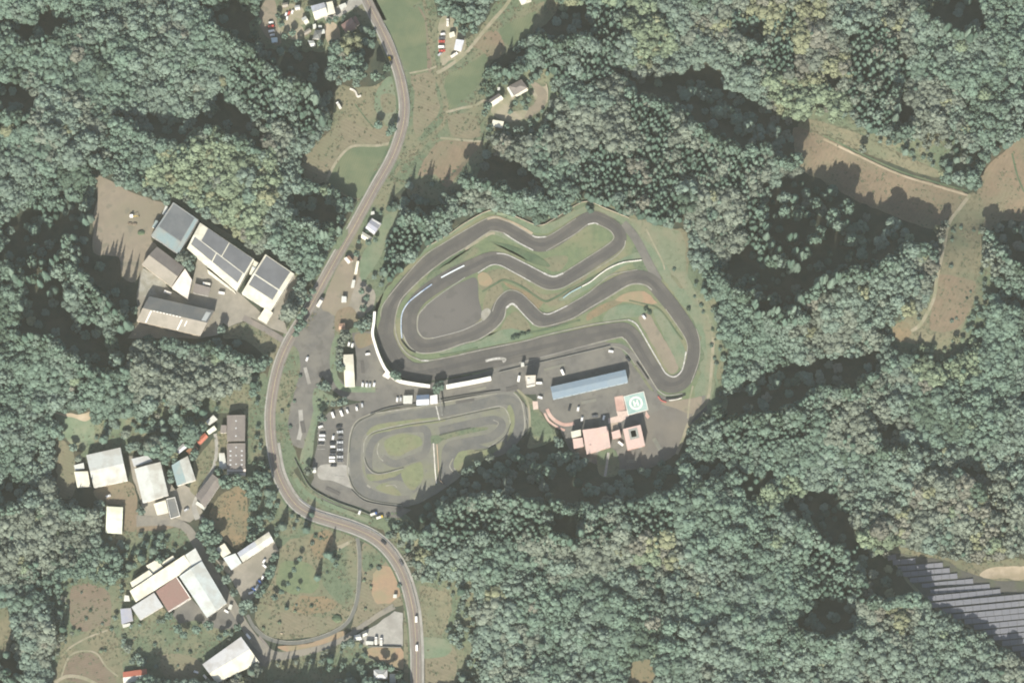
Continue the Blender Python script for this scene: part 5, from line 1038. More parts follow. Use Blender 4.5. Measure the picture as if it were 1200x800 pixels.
for (px, py, dg, kd, pm, lb) in [
    (390,486,110,'van',PW,'white van slanting at the west end of the row below the hedge shadow'), (400,484,112,'van',PW,'second white van in the slanting row below the hedge shadow'), (407,481.5,108,'kei',PW,'small white car in the middle of the slanting row by the entrance lane'), (418,478.5,100,'kei',PW,'white car near the east end of the slanting row by the entrance lane'), (424.5,474.5,95,'kei',PS,'silver car at the east end of the slanting row by the entrance lane'),
    (375.8,500,20,'kei',PW,'lone white car on the west edge of the car park'), (378,510.6,0,'van',PW,'upper of the two white vans on the west side of the car park'), (377.5,515,0,'van',PW,'lower of the two white vans on the west side of the car park'), (376.5,519,0,'sedan',PK,'black car below the two white vans'),
    (397.5,500,8,'sedan',PK,'black car at the top of the middle parking block'), (398.5,506,5,'sedan',PS,'silver car second from the top of the middle parking block'), (390.5,512.5,80,'kei',PW,'white upright car left of the middle parking block'), (399,512,0,'kei',PG,'dark grey car right of the white upright car'),
    (390,519.5,0,'sedan',PK,'black car above a white one in the left parking column'), (390,523.3,0,'kei',PW,'white car in the left parking column between two black cars'), (390.2,528,0,'sedan',PK,'black car in the middle of the left parking column'), (390.2,532.3,0,'sedan',PG,'dark grey car just above the two white vans in the left parking column'), (389.5,536.3,0,'van',PW,'upper white van of the pair at the foot of the left parking column'), (389.5,540.3,0,'van',PW,'lower white van of the pair at the foot of the left parking column'), (391,545.2,0,'sedan',PK,'black car at the very foot of the left parking column'),
    (398.5,518.3,0,'sedan',PS,'silver car at the top of the right parking column'), (398.5,522.6,0,'sedan',PG,'dark grey car second in the right parking column'), (398.5,526.8,0,'sedan',PS,'silver car third in the right parking column'), (398.5,531,0,'sedan',PK,'black car fourth in the right parking column'), (398.5,535.3,0,'sedan',PS,'silver car fifth in the right parking column'), (398.5,539.6,0,'sedan',PG,'dark grey car last in the right parking column')]:
    car(kd, pm, px, py, dg, lb, G)
for (px, py, dg, kd, pm, lb) in [
    (425,450.5,85,'kei',PW,'white car, left of four beside the cream entrance hall'), (429.6,451,85,'kei',PW,'white car, second of four beside the cream entrance hall'), (433.5,451.2,85,'kei',PS,'silver car, third of four beside the cream entrance hall'), (438.5,450.5,80,'kei',PW,'white car, right of four beside the cream entrance hall'), (431,415,10,'kei',PW,'white car under the wood in the upper entrance yard'), (409,403,80,'kei',PW,'white car just north of the cream entrance hall'), (413,404.5,80,'kei',PW,'white car right of another north of the cream entrance hall'),
    (465.6,468,85,'kei',PW,'white car two places left of the square ticket office'), (469.6,467.5,85,'kei',PS,'silver car next to the square ticket office'), (360,420.5,70,'kei',PW,'white car on the entrance road near the main road'),
    (608,443.5,80,'van',PW,'white van left of the control tower'), (632,449,0,'van',PW,'white van right of the control tower'), (659,436,115,'van',PW,'white van alone above the blue pit garage'), (716,411.8,170,'kei',PW,'white car at the northeast corner of the paddock'), (667.5,478,75,'sedan',PK,'black car below the blue pit garage'), (677.5,479,80,'kei',PW,'white car below the blue pit garage'), (682,491,80,'kei',PW,'white car north of the pink clubhouse'), (707.5,489.5,75,'kei',PW,'white car near the northeast corner of the pink clubhouse'), (633,465.8,160,'kei',PW,'pale car west of the blue pit garage'), (727,519.5,142,'van',PW,'white van slanting between the pink buildings'), (735.8,420.5,130,'sedan',PK,'black car beside the bend of the slip road'), (697,487.5,5,'sedan',PG,'dark grey car in the shade before the clubhouse door'), (754.5,371.5,125,'kei',PW,'white car on the dirt infield by two dark shrubs'),
    (438,602,20,'truck',PB,'blue and white lorry at the foot of the car park'), (421.5,600,70,'kei',PW,'white car left of the blue and white lorry'), (445,606,20,'truck',PY,'yellow lorry beside the blue and white lorry')]:
    car(kd, pm, px, py, dg, lb, 'cars around the kart circuit buildings', .75 if kd == 'truck' else 1.0)
for (px, py, dg, kd, pm, lb) in [
    (440.7,750.5,90,'truck',PW,'left white lorry in the truck parking at the bottom'), (446.7,751.5,90,'truck',PW,'right white lorry in the truck parking at the bottom'), (291,745,128,'van',PW,'white van at the north corner of the bottom warehouse'), (230,787,160,'kei',PW,'white car at the west corner of the bottom warehouse'), (240.5,792.5,130,'kei',PW,'white car further down the west side of the bottom warehouse'),
    (265.5,716,150,'kei',PW,'white car behind the pale blue grey factory hall'), (309.5,657,60,'kei',PW,'white car at the top of the scrap row by the long warehouse'), (310,663,140,'kei',PW,'white car slanting below the top of the scrap row'), (308,676.5,75,'kei',PW,'white car halfway down the scrap row'), (304.5,681.5,120,'kei',PB,'blue car in the scrap row'), (301.5,687.5,60,'van',PW,'white van near the foot of the scrap row'), (297.5,690.5,130,'kei',PB,'blue car near the foot of the scrap row'), (295,694,20,'van',PW,'white van at the foot of the scrap row'),
    (259.5,343.5,170,'van',PW,'white van alone in the factory yard'), (242,333,170,'truck',PW,'white lorry by the low shelter in the factory yard'), (196.5,343,158,'truck',PW,'white lorry between the two slate roofed workshops'), (201,604,10,'kei',PG,'dark grey car south of the grey green lean-to'), (218.5,597,30,'kei',PS,'silver car in the yard by the slanting brown house'), (236.5,606,60,'sedan',PK,'black car at the lane fork below the slanting brown house'), (127,581,20,'kei',PW,'white car south of the big pale warehouse'),
    (397,124,120,'truck',PW,'white lorry at the edge of the wood near the curved white wall'),
    (335.5,17,70,'kei',PW,'white car, left of three in the village yard'), (339,15.5,70,'kei',PR,'red car between two white ones in the village yard'), (342.8,14.5,75,'kei',PW,'white car, right of three in the village yard'), (336.5,21.5,80,'kei',PW,'white car below the three in the village yard'),
    (317.5,27,10,'kei',PW,'white car at the top of the vehicle row on the dirt'), (318.2,31.5,10,'van',PR,'red van in the vehicle row on the dirt'), (318.5,37,10,'van',PW,'white van in the vehicle row on the dirt'), (319,41.5,10,'kei',PW,'white car next to the teal roofed shed'),
    (524.6,27,90,'truck',PW,'white lorry at the top of the scrap yard'), (532.5,65,35,'truck',PW,'white lorry at the bottom of the scrap yard'), (519,40.5,10,'kei',PW,'white car at the top of the scrap yard column'), (518,45,5,'sedan',PG,'dark grey car second in the scrap yard column'), (517.7,49,0,'sedan',PR,'red car third in the scrap yard column'), (517.4,55.5,0,'van',PW,'white van fourth in the scrap yard column'), (518,60,5,'sedan',PR,'red car fifth in the scrap yard column'), (515.5,64,40,'kei',PS,'silver car at the foot of the scrap yard column')]:
    car(kd, pm, px, py, dg, lb, None, .85 if kd == 'truck' else 1.0)

# digger and spoil heaps in the dirt yard
ex = thing('excavator', 'small pale excavator on the dirt yard beside the factory', 'excavator', P(155.6, 253.5))
m1 = MB(); m1.box((-.9, -.9, .35), (3.0, .55, .7)); m1.box((-.9, .9, .35), (3.0, .55, .7)); m1.build('track', TYR, ex); m2 = MB(); m2.box((-.9, 0, 1.3), (2.6, 2.2, 1.0), 0, 0, .92); m2.box((-.4, .6, 2.2), (1.3, .9, .9)); m2.build('body', PW, ex)
m3 = MB(); m3.tube((.2, -.3, 1.6), (2.6, -.3, 3.2), .22, .18, 6); m3.tube((2.6, -.3, 3.2), (4.2, -.3, 1.2), .17, .13, 6); m3.build('arm', PY, ex); m4 = MB(); m4.box((4.3, -.3, .7), (.8, .9, .8), 0, 0, .7); m4.build('bucket', DARKW, ex)
def heap(px, py, r, h, m, label, name='spoil_heap', cat='spoil heap'):
    bm = bmesh.new(); bmesh.ops.create_icosphere(bm, subdivisions=3, radius=1)
    for v in bm.verts:
        k = 1+.35*(float(vnoise(v.co.x*3+px, v.co.y*3+py, 1, 5))-.5); v.co = Vector((v.co.x*r*k, v.co.y*r*.8*k, max(-.1, v.co.z)*h*k))
    me = bpy.data.meshes.new(name); bm.to_mesh(me); bm.free(); me.materials.append(m); o = bpy.data.objects.new(name, me); COL.objects.link(o); p = P(px, py); o.location = tuple(map(float, p)); tag(o, label, cat)
heap(152.5, 262, 1.7, 1.0, FPINK, 'left brown spoil heap below the excavator'); heap(158, 262.5, 1.7, 1.1, FPINK, 'right brown spoil heap below the excavator'); heap(165.5, 272.5, 2.6, 1.2, GRASSD, 'long dark heap near the grey factory hall')
heap(395, 724.5, 3.6, 1.6, GRASSD, 'dark compost heap in the meadow inside the canal bend', 'compost_heap', 'heap'); heap(330, 741.5, 1.0, .9, SAND, 'small pale heap at the foot of the meadow', 'sand_heap', 'heap')
# ------------------------------------------------------------------ clear map: where nothing may grow (2 px cells)
CW, CH, C0 = 720, 520, -115
clear = np.zeros((CH, CW), bool)
for poly in CLEAR:
    xs_ = [p[0] for p in poly]; ys_ = [p[1] for p in poly]
    i0, i1 = max(0, int((min(xs_)-C0)/2)-1), min(CW, int((max(xs_)-C0)/2)+2); j0, j1 = max(0, int((min(ys_)-C0)/2)-1), min(CH, int((max(ys_)-C0)/2)+2)
    if i1 <= i0 or j1 <= j0: continue
    X, Y = np.meshgrid(C0+2*np.arange(i0, i1)+1, C0+2*np.arange(j0, j1)+1)
    clear[j0:j1, i0:i1] |= pip(poly, X, Y)
dist = np.where(clear, 0, 99.0)                       # distance to the nearest clearing, in cells
cur = clear.copy()
for k in range(1, 8):
    n_ = cur.copy(); n_[1:] |= cur[:-1]; n_[:-1] |= cur[1:]; n_[:, 1:] |= cur[:, :-1]; n_[:, :-1] |= cur[:, 1:]
    dist[n_ & ~cur] = k; cur = n_
def cdist(x, y):
    i = np.clip(((np.asarray(x)-C0)/2).astype(int), 0, CW-1); j = np.clip(((np.asarray(y)-C0)/2).astype(int), 0, CH-1)
    return dist[j, i]*2
def inany(polys, x, y):
    m = np.zeros(np.shape(x), bool)
    for p in polys: m |= pip(p, x, y)
    return m

# ------------------------------------------------------------------ tree models
BARK = mat('bark', (.11,.085,.06), (.07,.055,.04), 3)
TINTS = [('deep', (.062,.092,.066)), ('teal', (.096,.140,.108)), ('bluish', (.116,.156,.126)), ('greyish', (.124,.146,.116)), ('brownish', (.136,.140,.112)), ('olive', (.150,.162,.100)), ('light', (.136,.174,.114))]
TWORD = {'deep': 'dark green', 'teal': 'deep teal green', 'bluish': 'bluish green', 'greyish': 'grey green', 'brownish': 'brownish', 'olive': 'yellowish olive', 'light': 'light green'}
def leafmat(n, c):
    m = mat('leaves_'+n, c, tuple(x*.8 for x in c), .55, tuple(min(1, x*1.18) for x in c), .35, rough=.8, spec=.15, rnd=.2)
    return m
LEAF = [leafmat(n, c) for n, c in TINTS]
CEDM = [leafmat('cedar_dark', (.048,.080,.060)), leafmat('cedar_teal', (.075,.116,.09)), leafmat('cedar_pale', (.095,.132,.104))]
ICO = None
def ico(sub):
    bm = bmesh.new(); bmesh.ops.create_icosphere(bm, subdivisions=sub, radius=1); v = [tuple(x.co) for x in bm.verts]; f = [tuple(y.index for y in x.verts) for x in bm.faces]; bm.free(); return v, f
IV, IF = ico(2); IV = np.array(IV)
def broad_mesh(seed):
    """a crown of leafy lobes: 4 m radius, top near 11 m"""
    r = np.random.default_rng(seed); V, F = [], []
    n = int(r.integers(8, 12)); lobes = [(r.normal(0, .5), r.normal(0, .5), 8.7, 1.9)]
    for i in range(n):
        a = 2*math.pi*(i+r.random()*.7)/n*1.62; q = 1.2+2.1*math.sqrt(r.random()); lobes.append((q*math.cos(a), q*math.sin(a), 9.0-.15*q*q+r.normal(0, .38)-.3, 1.0+.95*r.random()))
    for (x, y, z, s) in lobes:
        nrm = IV; sd_ = int(r.integers(1000)); k = .70+.42*vnoise(IV[:, 0]*1.7+IV[:, 2], IV[:, 1]*1.7-IV[:, 2], .8, sd_)+.2*r.random(len(IV)); b = sum(len(a) for a in V)
        V.append(nrm*s*k[:, None]*np.array([1, 1, .85])+np.array([x, y, z]))
        F += [tuple(b+i for i in t) for t in IF]
    base = np.array([l[:3] for l in lobes]); rad = np.array([l[3] for l in lobes])
    for li, (x, y, z, s) in enumerate(lobes):
        for _ in range(26):
            d = r.normal(size=3); d[2] = abs(d[2])*.9-.15; d /= np.linalg.norm(d); c = np.array([x, y, z])+d*s*(1.0+.22*r.random())*np.array([1, 1, .85])
            dd = np.linalg.norm(base-c, axis=1)-rad*.9; dd[li] = 1
            if dd.min() < 0: continue
            nn = d+r.normal(size=3)*.48; nn /= np.linalg.norm(nn); t1 = np.cross(nn, r.normal(size=3)); t1 /= np.linalg.norm(t1); t2 = np.cross(nn, t1); w = .26+.30*r.random()
            b = sum(len(a) for a in V); V.append(np.array([c-t1*w-t2*w*.6, c+t1*w-t2*w*.7+nn*.1, c+t1*w*.8+t2*w, c-t1*w*.7+t2*w*.9-nn*.12])); F.append((b, b+1, b+2, b+3))
    return np.concatenate(V), F
def cedar_mesh(seed):
    """a narrow conifer: 20 m tall, 2.6 m radius, drooping tiers"""
    r = np.random.default_rng(seed); V, F = [], []; H = 20.0; tiers = 15
    for t in range(tiers):
        f = t/(tiers-1); z = 3.2+f*(H-4.2); rad = 2.7*(1-f**1.5)**.85+.35; k = 11 if f < .7 else 8; ph = r.random()*6
        for j in range(k):
            a = ph+2*math.pi*(j+.5*r.random())/k; rr = rad*(.78+.4*r.random()); wd = .36+.34*rr*.5; d = np.array([math.cos(a), math.sin(a)]); p = np.array([-d[1], d[0]]); dz = -.35*rr+r.normal(0, .12)
            b = sum(len(q) for q in V)
            V.append(np.array([[0, 0, z+.55], [*(d*rr*.6+p*wd), z+dz*.4], [*(d*rr), z+dz], [*(d*rr*.6-p*wd), z+dz*.45-.05], [*(d*rr*.62), z+.25+dz*.2]]))
            F += [(b, b+1, b+4), (b+1, b+2, b+4), (b+2, b+3, b+4), (b+3, b, b+4)]
    b = sum(len(q) for q in V); n = 9; ring = []
    for zz, q in ((2.6, 1.5), (7, 1.75), (12, 1.25), (17, .6)): ring.append(np.array([[q*(.85+.3*r.random())*math.cos(2*math.pi*i/n), q*math.sin(2*math.pi*i/n), zz] for i in range(n)]))
    V += ring; V.append(np.array([[0, 0, H]]))
    for s in range(3):
        for i in range(n): F.append((b+s*n+i, b+s*n+(i+1) % n, b+(s+1)*n+(i+1) % n, b+(s+1)*n+i))
    for i in range(n): F.append((b+3*n+i, b+3*n+(i+1) % n, b+4*n))
    return np.concatenate(V), F
def raw_mesh(name, V, F, m):
    me = bpy.data.meshes.new(name); me.from_pydata([tuple(map(float, v)) for v in V], [], F); me.materials.append(m); me.update()
    if name in ('crown', 'shrub'): me.polygons.foreach_set('use_smooth', [len(f) == 3 for f in F])
    return me
def trunk_mb(h, r0):
    t = MB(); t.tube((0, 0, -1.2), (.1, .05, h*.55), r0, r0*.7, 8); t.tube((.1, .05, h*.55), (0, 0, h), r0*.7, r0*.25, 8)
    for a in (.4, 2.3, 4.3): t.tube((.05, .03, h*.55), (1.5*math.cos(a), 1.5*math.sin(a), h*.85), r0*.4, r0*.15, 6)
    return t
def trunk_mesh(name, h, r0, limbs=True):
    t = trunk_mb(h, r0) if limbs else MB()
    if not limbs: t.tube((0, 0, -1.5), (0, 0, h), r0, r0*.15, 8)
    return raw_mesh(name, t.v, t.f, BARK)
BSH = [broad_mesh(100+i) for i in range(4)]; CSH = [cedar_mesh(200+i) for i in range(3)]
BCROWN = [[raw_mesh('crown', *BSH[s], LEAF[t]) for s in range(4)] for t in range(len(TINTS))]
CCROWN = [[raw_mesh('crown', *CSH[s], CEDM[t]) for s in range(3)] for t in range(3)]
BTRUNK = trunk_mesh('trunk', 8.6, .26); CTRUNK = trunk_mesh('trunk', 18.5, .3, False)
def model_collection(name, grid, trunk):
    c = bpy.data.collections.new(name); k = 0
    for row in grid:
        for me in row:
            V = [tuple(v.co) for v in me.vertices]; F = [tuple(p.vertices) for p in me.polygons]; b = len(V)
            V += [tuple(v.co) for v in trunk.vertices]; F2 = [tuple(b+i for i in p.vertices) for p in trunk.polygons]
            m2 = bpy.data.meshes.new('%s_%03d' % (name, k)); m2.from_pydata(V, [], F+F2); m2.materials.append(me.materials[0]); m2.materials.append(BARK)
            m2.polygons.foreach_set('material_index', [0]*len(F)+[1]*len(F2)); m2.polygons.foreach_set('use_smooth', [len(f) == 3 for f in F]+[False]*len(F2)); m2.update()
            o = bpy.data.objects.new('%s_%03d' % (name, k), m2); c.objects.link(o); k += 1
    return c
BCOL = model_collection('broadleaf_model', BCROWN, BTRUNK); CCOL = model_collection('cedar_model', CCROWN, CTRUNK)

# ------------------------------------------------------------------ where trees stand
def jitter_grid(step, jit=.42):
    xs_ = np.arange(-110, 1311, step); ys_ = np.arange(-95, 900, step*.88); X, Y = np.meshgrid(xs_, ys_); X = X+(np.arange(len(ys_)) % 2)[:, None]*step/2
    X = X+rng.uniform(-jit, jit, X.shape)*step; Y = Y+rng.uniform(-jit, jit, Y.shape)*step; return X.ravel(), Y.ravel()
trees = []      # kind, px, py, radius scale, height scale, tint, shape, rot, shade?
# broadleaf woodland
X, Y = jitter_grid(9.2)
cd = cdist(X, Y); lowz = inany(LOWZ, X, Y); ins = inany(SHADOW, X, Y); inc = inany(CONIFER, X, Y); iny = inany(YELLOW, X, Y); ing = inany(GREYBROWN, X, Y)
val = .62*vnoise(X, Y, 95, 11)+.33*vnoise(X, Y, 34, 12)+.14*rng.random(len(X))-.05
val = np.where(iny, val*.4+.62, val); val = np.where(ing, val*.22+.58, val)
tint = np.clip(np.searchsorted([.20, .44, .64, .77, .81, .87], val), 0, 6)
tint = np.where(iny, np.where(rng.random(len(X)) < .93, 6, 5), tint)
tint = np.where(rng.random(len(X)) < .04, rng.integers(0, 7, len(X)), tint)
big = vnoise(X, Y, 45, 15); hv = .70+.62*vnoise(X, Y, 30, 16); gap = vnoise(X, Y, 15, 17)*.6+vnoise(X, Y, 50, 18)*.4
for i in range(len(X)):
    if cd[i] < 3: continue
    if inc[i] and rng.random() < .80: continue
    sc = (.72+.55*big[i])*(rng.uniform(.65, 1.2) if rng.random() < .8 else rng.uniform(1.2, 1.55))
    if cd[i] < 7: sc = min(sc, .35+cd[i]*.075)
    hs = sc**.6*rng.uniform(.9, 1.1)*hv[i]
    if gap[i] < .17 and cd[i] > 9 and not iny[i]: continue
    if lowz[i]:
        if rng.random() < .25: continue
        sc *= .5; hs *= .42
    if ins[i]:
        if rng.random() < .74: continue
        hs *= .40; sc = min(sc, .8)
    if clear[0, 0] is None: pass
    trees.append(['b', X[i], Y[i], sc, hs, int(tint[i]), int(rng.integers(4)), rng.random()*6.28, bool(ins[i])])
# fill of small understorey crowns between the big ones
X, Y = jitter_grid(8.0); cd = cdist(X, Y); lowz = inany(LOWZ, X, Y); ins = inany(SHADOW, X, Y); inc = inany(CONIFER, X, Y)
hv2 = .70+.62*vnoise(X, Y, 30, 16); gap2 = vnoise(X, Y, 15, 17)*.6+vnoise(X, Y, 50, 18)*.4
fv = .62*vnoise(X, Y, 95, 11)+.33*vnoise(X, Y, 34, 12)+.14*rng.random(len(X))-.05
for i in range(len(X)):
    if cd[i] < 4 or ins[i] or inc[i] or lowz[i] or gap2[i] < .2 or rng.random() < .35: continue
    trees.append(['b', X[i], Y[i], rng.uniform(.45, .75), rng.uniform(.72, .92)*hv2[i], int(np.clip(np.searchsorted([.22, .44, .64, .78, .82, .88], fv[i]), 0, 6)), int(rng.integers(4)), rng.random()*6.28, False])
# conifer plantations
X, Y = jitter_grid(5.7, .55); cd = cdist(X, Y); inc = inany(CONIFER, X, Y); ins = inany(SHADOW, X, Y)
for i in range(len(X)):
    if not inc[i] or cd[i] < 4 or (ins[i] and rng.random() < .85): continue
    hs = rng.uniform(.42, .78)*(.5 if ins[i] else 1)
    trees.append(['c', X[i], Y[i], rng.uniform(.55, 1.05), hs, int(rng.choice([0, 0, 1, 1, 2])), int(rng.integers(3)), rng.random()*6.28, bool(ins[i])])
# scattered conifers among the broadleaves
X, Y = jitter_grid(19); cd = cdist(X, Y); inc = inany(CONIFER, X, Y)
dn = vnoise(X, Y, 60, 21)
for i in range(len(X)):
    if inc[i] or inany(SHADOW, X[i:i+1], Y[i:i+1])[0] or cd[i] < 7 or rng.random() > dn[i]*.8: continue
    trees.append(['c', X[i], Y[i], rng.uniform(.7, 1.15), rng.uniform(.6, .85), int(rng.integers(3)), int(rng.integers(3)), rng.random()*6.28, False])
# tall trees along the south edge of every shaded hollow: they throw the long shadows
SHX = math.tan(SHADOW_AZ)
def shade_trees():
    for poly in SHADOW:
        xs_ = [p[0] for p in poly]; ys_ = [p[1] for p in poly]
        x = min(xs_)-20
        while x < max(xs_)+20:
            yy = np.arange(max(ys_)+2, min(ys_)-2, -2.0); xl = x+(max(ys_)-yy)*SHX          # a ray along the sun azimuth, going north
            m = pip(poly, xl, yy); k = 0
            while k < len(yy):
                if not m[k]: k += 1; continue
                e = k
                while e < len(yy) and m[e]: e += 1
                L = (yy[k]-yy[e-1])*MPP
                y0, x0 = yy[k], xl[k]; done = 0.0; guard = 0
                while done < L-(4 if guard == 0 else 9) and guard < 3:
                    guard += 1
                    bx, by = x0+(done/MPP)*SHX+rng.uniform(-3.5, 3.5), y0-done/MPP+rng.uniform(-2, 6)
                    rest = L-done; tip = P(bx+(rest/MPP)*SHX, by-rest/MPP); bs = P(bx, by)
                    need = rest/math.cos(SHADOW_AZ)*TAN_EL+float(tip[2]-bs[2])+(3 if float(cdist(np.array([bx+(rest/MPP)*SHX]), np.array([by-rest/MPP]))[0]) > 3 else 0)
                    need = max(need+2.5, 9.0) if guard == 1 else need
                    if need < 5: break
                    hh = min(need, 27.0)*(rng.uniform(1.0, 1.35) if rng.random() < .86 else rng.uniform(1.35, 1.65))
                    ok = float(cdist(np.array([bx]), np.array([by]))[0]) >= 4
                    if ok:
                        if rng.random() < (.62 if hh > 11 else .4): trees.append(['c', bx, by, rng.uniform(.8, 1.25), hh/20, int(rng.choice([0, 1, 1, 2])), int(rng.integers(3)), rng.random()*6.28, False])
                        else: trees.append(['b', bx, by, rng.uniform(.75, 1.25), min(hh, 22)/11, int(rng.choice([0, 1, 1, 2])), int(rng.integers(4)), rng.random()*6.28, False])
                    done += max(8.0, hh/TAN_EL*.95)
                k = e
            x += 3.3
shade_trees()
# a few trees the photo shows standing on their own
for (x, y, hh, rs) in [(386,651,17,1.0),(383,650,11,.9),(372,677,12,.9),(359,621,15,1.0),(390,655,9,.8),(365,603,10,.8),(336,712,5,.6),(692,247,7,.8),(689,243,6,.7)]:
    trees.append(['c', x, y, rs, hh/20, 1, int(rng.integers(3)), rng.random()*6.28, False])
for (x, y, rs) in [(514,455,.85),(517,451,.6),(511,459,.5),(205,540,.5),(352,372,.6),(350,385,.7),(357,366,.6),(362,350,.6),(355,380,.7),(347,392,.6),(367,342,.5),(620,450,.0),(192,228,.7),(231,738,.8),(245,733,.8),(209,737,.7),(265,742,.6),(279,735,.6),(216,744,.7),(258,747,.5),(331,742,.0),(444,148,.7),(460,152,.8),(456,158,.6),(330,30,.5),(334,44,.5),(343,40,.55),(350,52,.6),(326,20,.45),(347,1,.5),(362,12,.45),(386,26,.5),(394,24,.5),(390,52,.6),(376,52,.5),(620,118,.5),(612,122,.5),(616,128,.45),(604,122,.45),(598,132,.5),(622,96,.6),(592,97,.6),(572,126,.6),(568,134,.55),(574,152,.6),(594,150,.5),(432,285,.5),(440,282,.4),(418,298,.5),(424,342,.5),(430,350,.6),(426,362,.6),(433,372,.5),(418,382,.6),(424,388,.5),(404,398,.5),(399,410,.5),(398,420,.4),(535,30,.6),(541,36,.6),(524,16,.6),(532,18,.7),(541,22,.7),(384,650,.5),(394,662,.4),(352,655,.5),(345,668,.5),(338,684,.45),(330,694,.5),(322,700,.5),(350,690,.4)]:
    if rs: trees.append(['b', x, y, rs, rs**.5*.9, 1, int(rng.integers(4)), rng.random()*6.28, False])

TA = np.array([[t[1], t[2]] for t in trees]); TP = P(TA[:, 0], TA[:, 1])
infr = (TA[:, 0] > 0) & (TA[:, 0] < 1200) & (TA[:, 1] > 0) & (TA[:, 1] < 800)
def zone(x, y):
    if x < 330 and y < 215: return 'in the wood above the solar roofed factory'
    if x < 175 and y < 440: return 'in the wood west of the dirt yard'
    if x < 335 and y < 490: return 'on the slope between the factory and the workshops'
    if x < 150 and y < 640: return 'in the wood west of the workshops'
    if x < 300 and y > 600: return 'in the wood around the large factory complex'
    if x < 480 and y > 560: return 'near the lower bend of the main road'
    if x < 480 and y < 260: return 'in the wood beside the village road'
    if x < 480: return 'between the main road and the circuit'
    if y < 160 and x < 720: return 'on the knoll around the farmhouse'
    if y < 290 and x < 720: return 'in the wood north of the circuit'
    if y < 200 and x < 960: return 'on the shaded ridge north of the circuit'
    if y < 230: return 'on the hill above the brown terrace field'
    if x > 1040 and y < 420: return 'beside the terraced fields on the hill'
    if x < 880 and y < 500: return 'on the bank east of the circuit'
    if y < 470: return 'on the wooded ridge left of the terrace fields'
    if x < 830 and y < 640: return 'in the cedar edge south of the circuit'
    if x > 880 and y > 580: return 'in the wood around the solar field'
    if y > 640: return 'in the wide wood south of the circuit'
    return 'on the broad wooded slope east of the circuit'
size = np.array([(t[3]*4 if t[0] == 'b' else t[3]*2.7*1.25) for t in trees])+np.array([0 if not t[8] else -3 for t in trees])+rng.random(len(trees))*.4
def pick(kind, n):
    idx = [i for i, t in enumerate(trees) if t[0] == kind and infr[i]]; idx.sort(key=lambda i: -size[i]); return set(idx[:n])
solo_b, solo_c = pick('b', 300), pick('c', 300)
CSTW = ['dark green', 'teal green', 'pale green']
for i in sorted(solo_b | solo_c):
    k, x, y, rs, hs, ti, sh, ro, _ = trees[i]; p = TP[i]; z = zone(x, y)
    if k == 'b':
        nm, lb, me, tk, sc, gp_ = 'broadleaf_tree', 'large %s broadleaf tree %s' % (TWORD[TINTS[ti][0]], z), BCROWN[ti][sh], BTRUNK, (rs, rs, hs), '%s broadleaf trees %s' % (TWORD[TINTS[ti][0]], z)
    else:
        nm, lb, me, tk, sc, gp_ = 'cedar_tree', '%s pointed conifer %s' % (CSTW[ti], z), CCROWN[ti][sh], CTRUNK, (rs, rs, hs), '%s conifers %s' % (CSTW[ti], z)
    r = thing(nm, lb, 'tree', p, ro, gp_); r.scale = sc
    for nm2, m2 in (('trunk', tk), ('crown', me)):
        o = bpy.data.objects.new(nm2, m2); COL.objects.link(o); o.parent = r
# the rest of the wood: one object per kind, models scattered on points
def scatter(name, label, cat, idx, coll, per_tint, nshape):
    idx = list(idx); co = np.array([TP[i] for i in idx], np.float32)
    me = bpy.data.meshes.new(name); me.vertices.add(len(idx)); me.vertices.foreach_set('co', co.ravel())
    a = me.attributes.new('model', 'INT', 'POINT'); a.data.foreach_set('value', np.array([trees[i][5]*nshape+trees[i][6] for i in idx], np.int32))
    a = me.attributes.new('turn', 'FLOAT_VECTOR', 'POINT'); a.data.foreach_set('vector', np.array([[0, 0, trees[i][7]] for i in idx], np.float32).ravel())
    a = me.attributes.new('size', 'FLOAT_VECTOR', 'POINT'); a.data.foreach_set('vector', np.array([[trees[i][3], trees[i][3], trees[i][4]] for i in idx], np.float32).ravel())
    me.update(); o = bpy.data.objects.new(name, me); COL.objects.link(o); tag(o, label, cat, kind='stuff')
    ng = bpy.data.node_groups.new(name+'_scatter', 'GeometryNodeTree'); ng.interface.new_socket('Geometry', in_out='INPUT', socket_type='NodeSocketGeometry'); ng.interface.new_socket('Geometry', in_out='OUTPUT', socket_type='NodeSocketGeometry')
    gi = ng.nodes.new('NodeGroupInput'); go = ng.nodes.new('NodeGroupOutput'); ip = ng.nodes.new('GeometryNodeInstanceOnPoints'); ci = ng.nodes.new('GeometryNodeCollectionInfo')
    ci.inputs['Collection'].default_value = coll; ci.inputs['Separate Children'].default_value = True; ci.inputs['Reset Children'].default_value = True
    def na(nm, ty):
        n = ng.nodes.new('GeometryNodeInputNamedAttribute'); n.data_type = ty; n.inputs['Name'].default_value = nm; return n.outputs['Attribute']
    ng.links.new(gi.outputs[0], ip.inputs['Points']); ng.links.new(ci.outputs[0], ip.inputs['Instance']); ip.inputs['Pick Instance'].default_value = True
    ng.links.new(na('model', 'INT'), ip.inputs['Instance Index']); ng.links.new(na('turn', 'FLOAT_VECTOR'), ip.inputs['Rotation']); ng.links.new(na('size', 'FLOAT_VECTOR'), ip.inputs['Scale'])
    ng.links.new(ip.outputs[0], go.inputs[0]); md = o.modifiers.new('scatter', 'NODES'); md.node_group = ng
    return o
scatter('broadleaf_wood', 'mixed green and grey broadleaf woodland covering the hills', 'woodland', [i for i, t in enumerate(trees) if t[0] == 'b' and i not in solo_b], BCOL, 4, 4)
scatter('conifer_wood', 'dark pointed conifers standing in blocks among the broadleaf wood', 'woodland', [i for i, t in enumerate(trees) if t[0] == 'c' and i not in solo_c], CCOL, 3, 3)

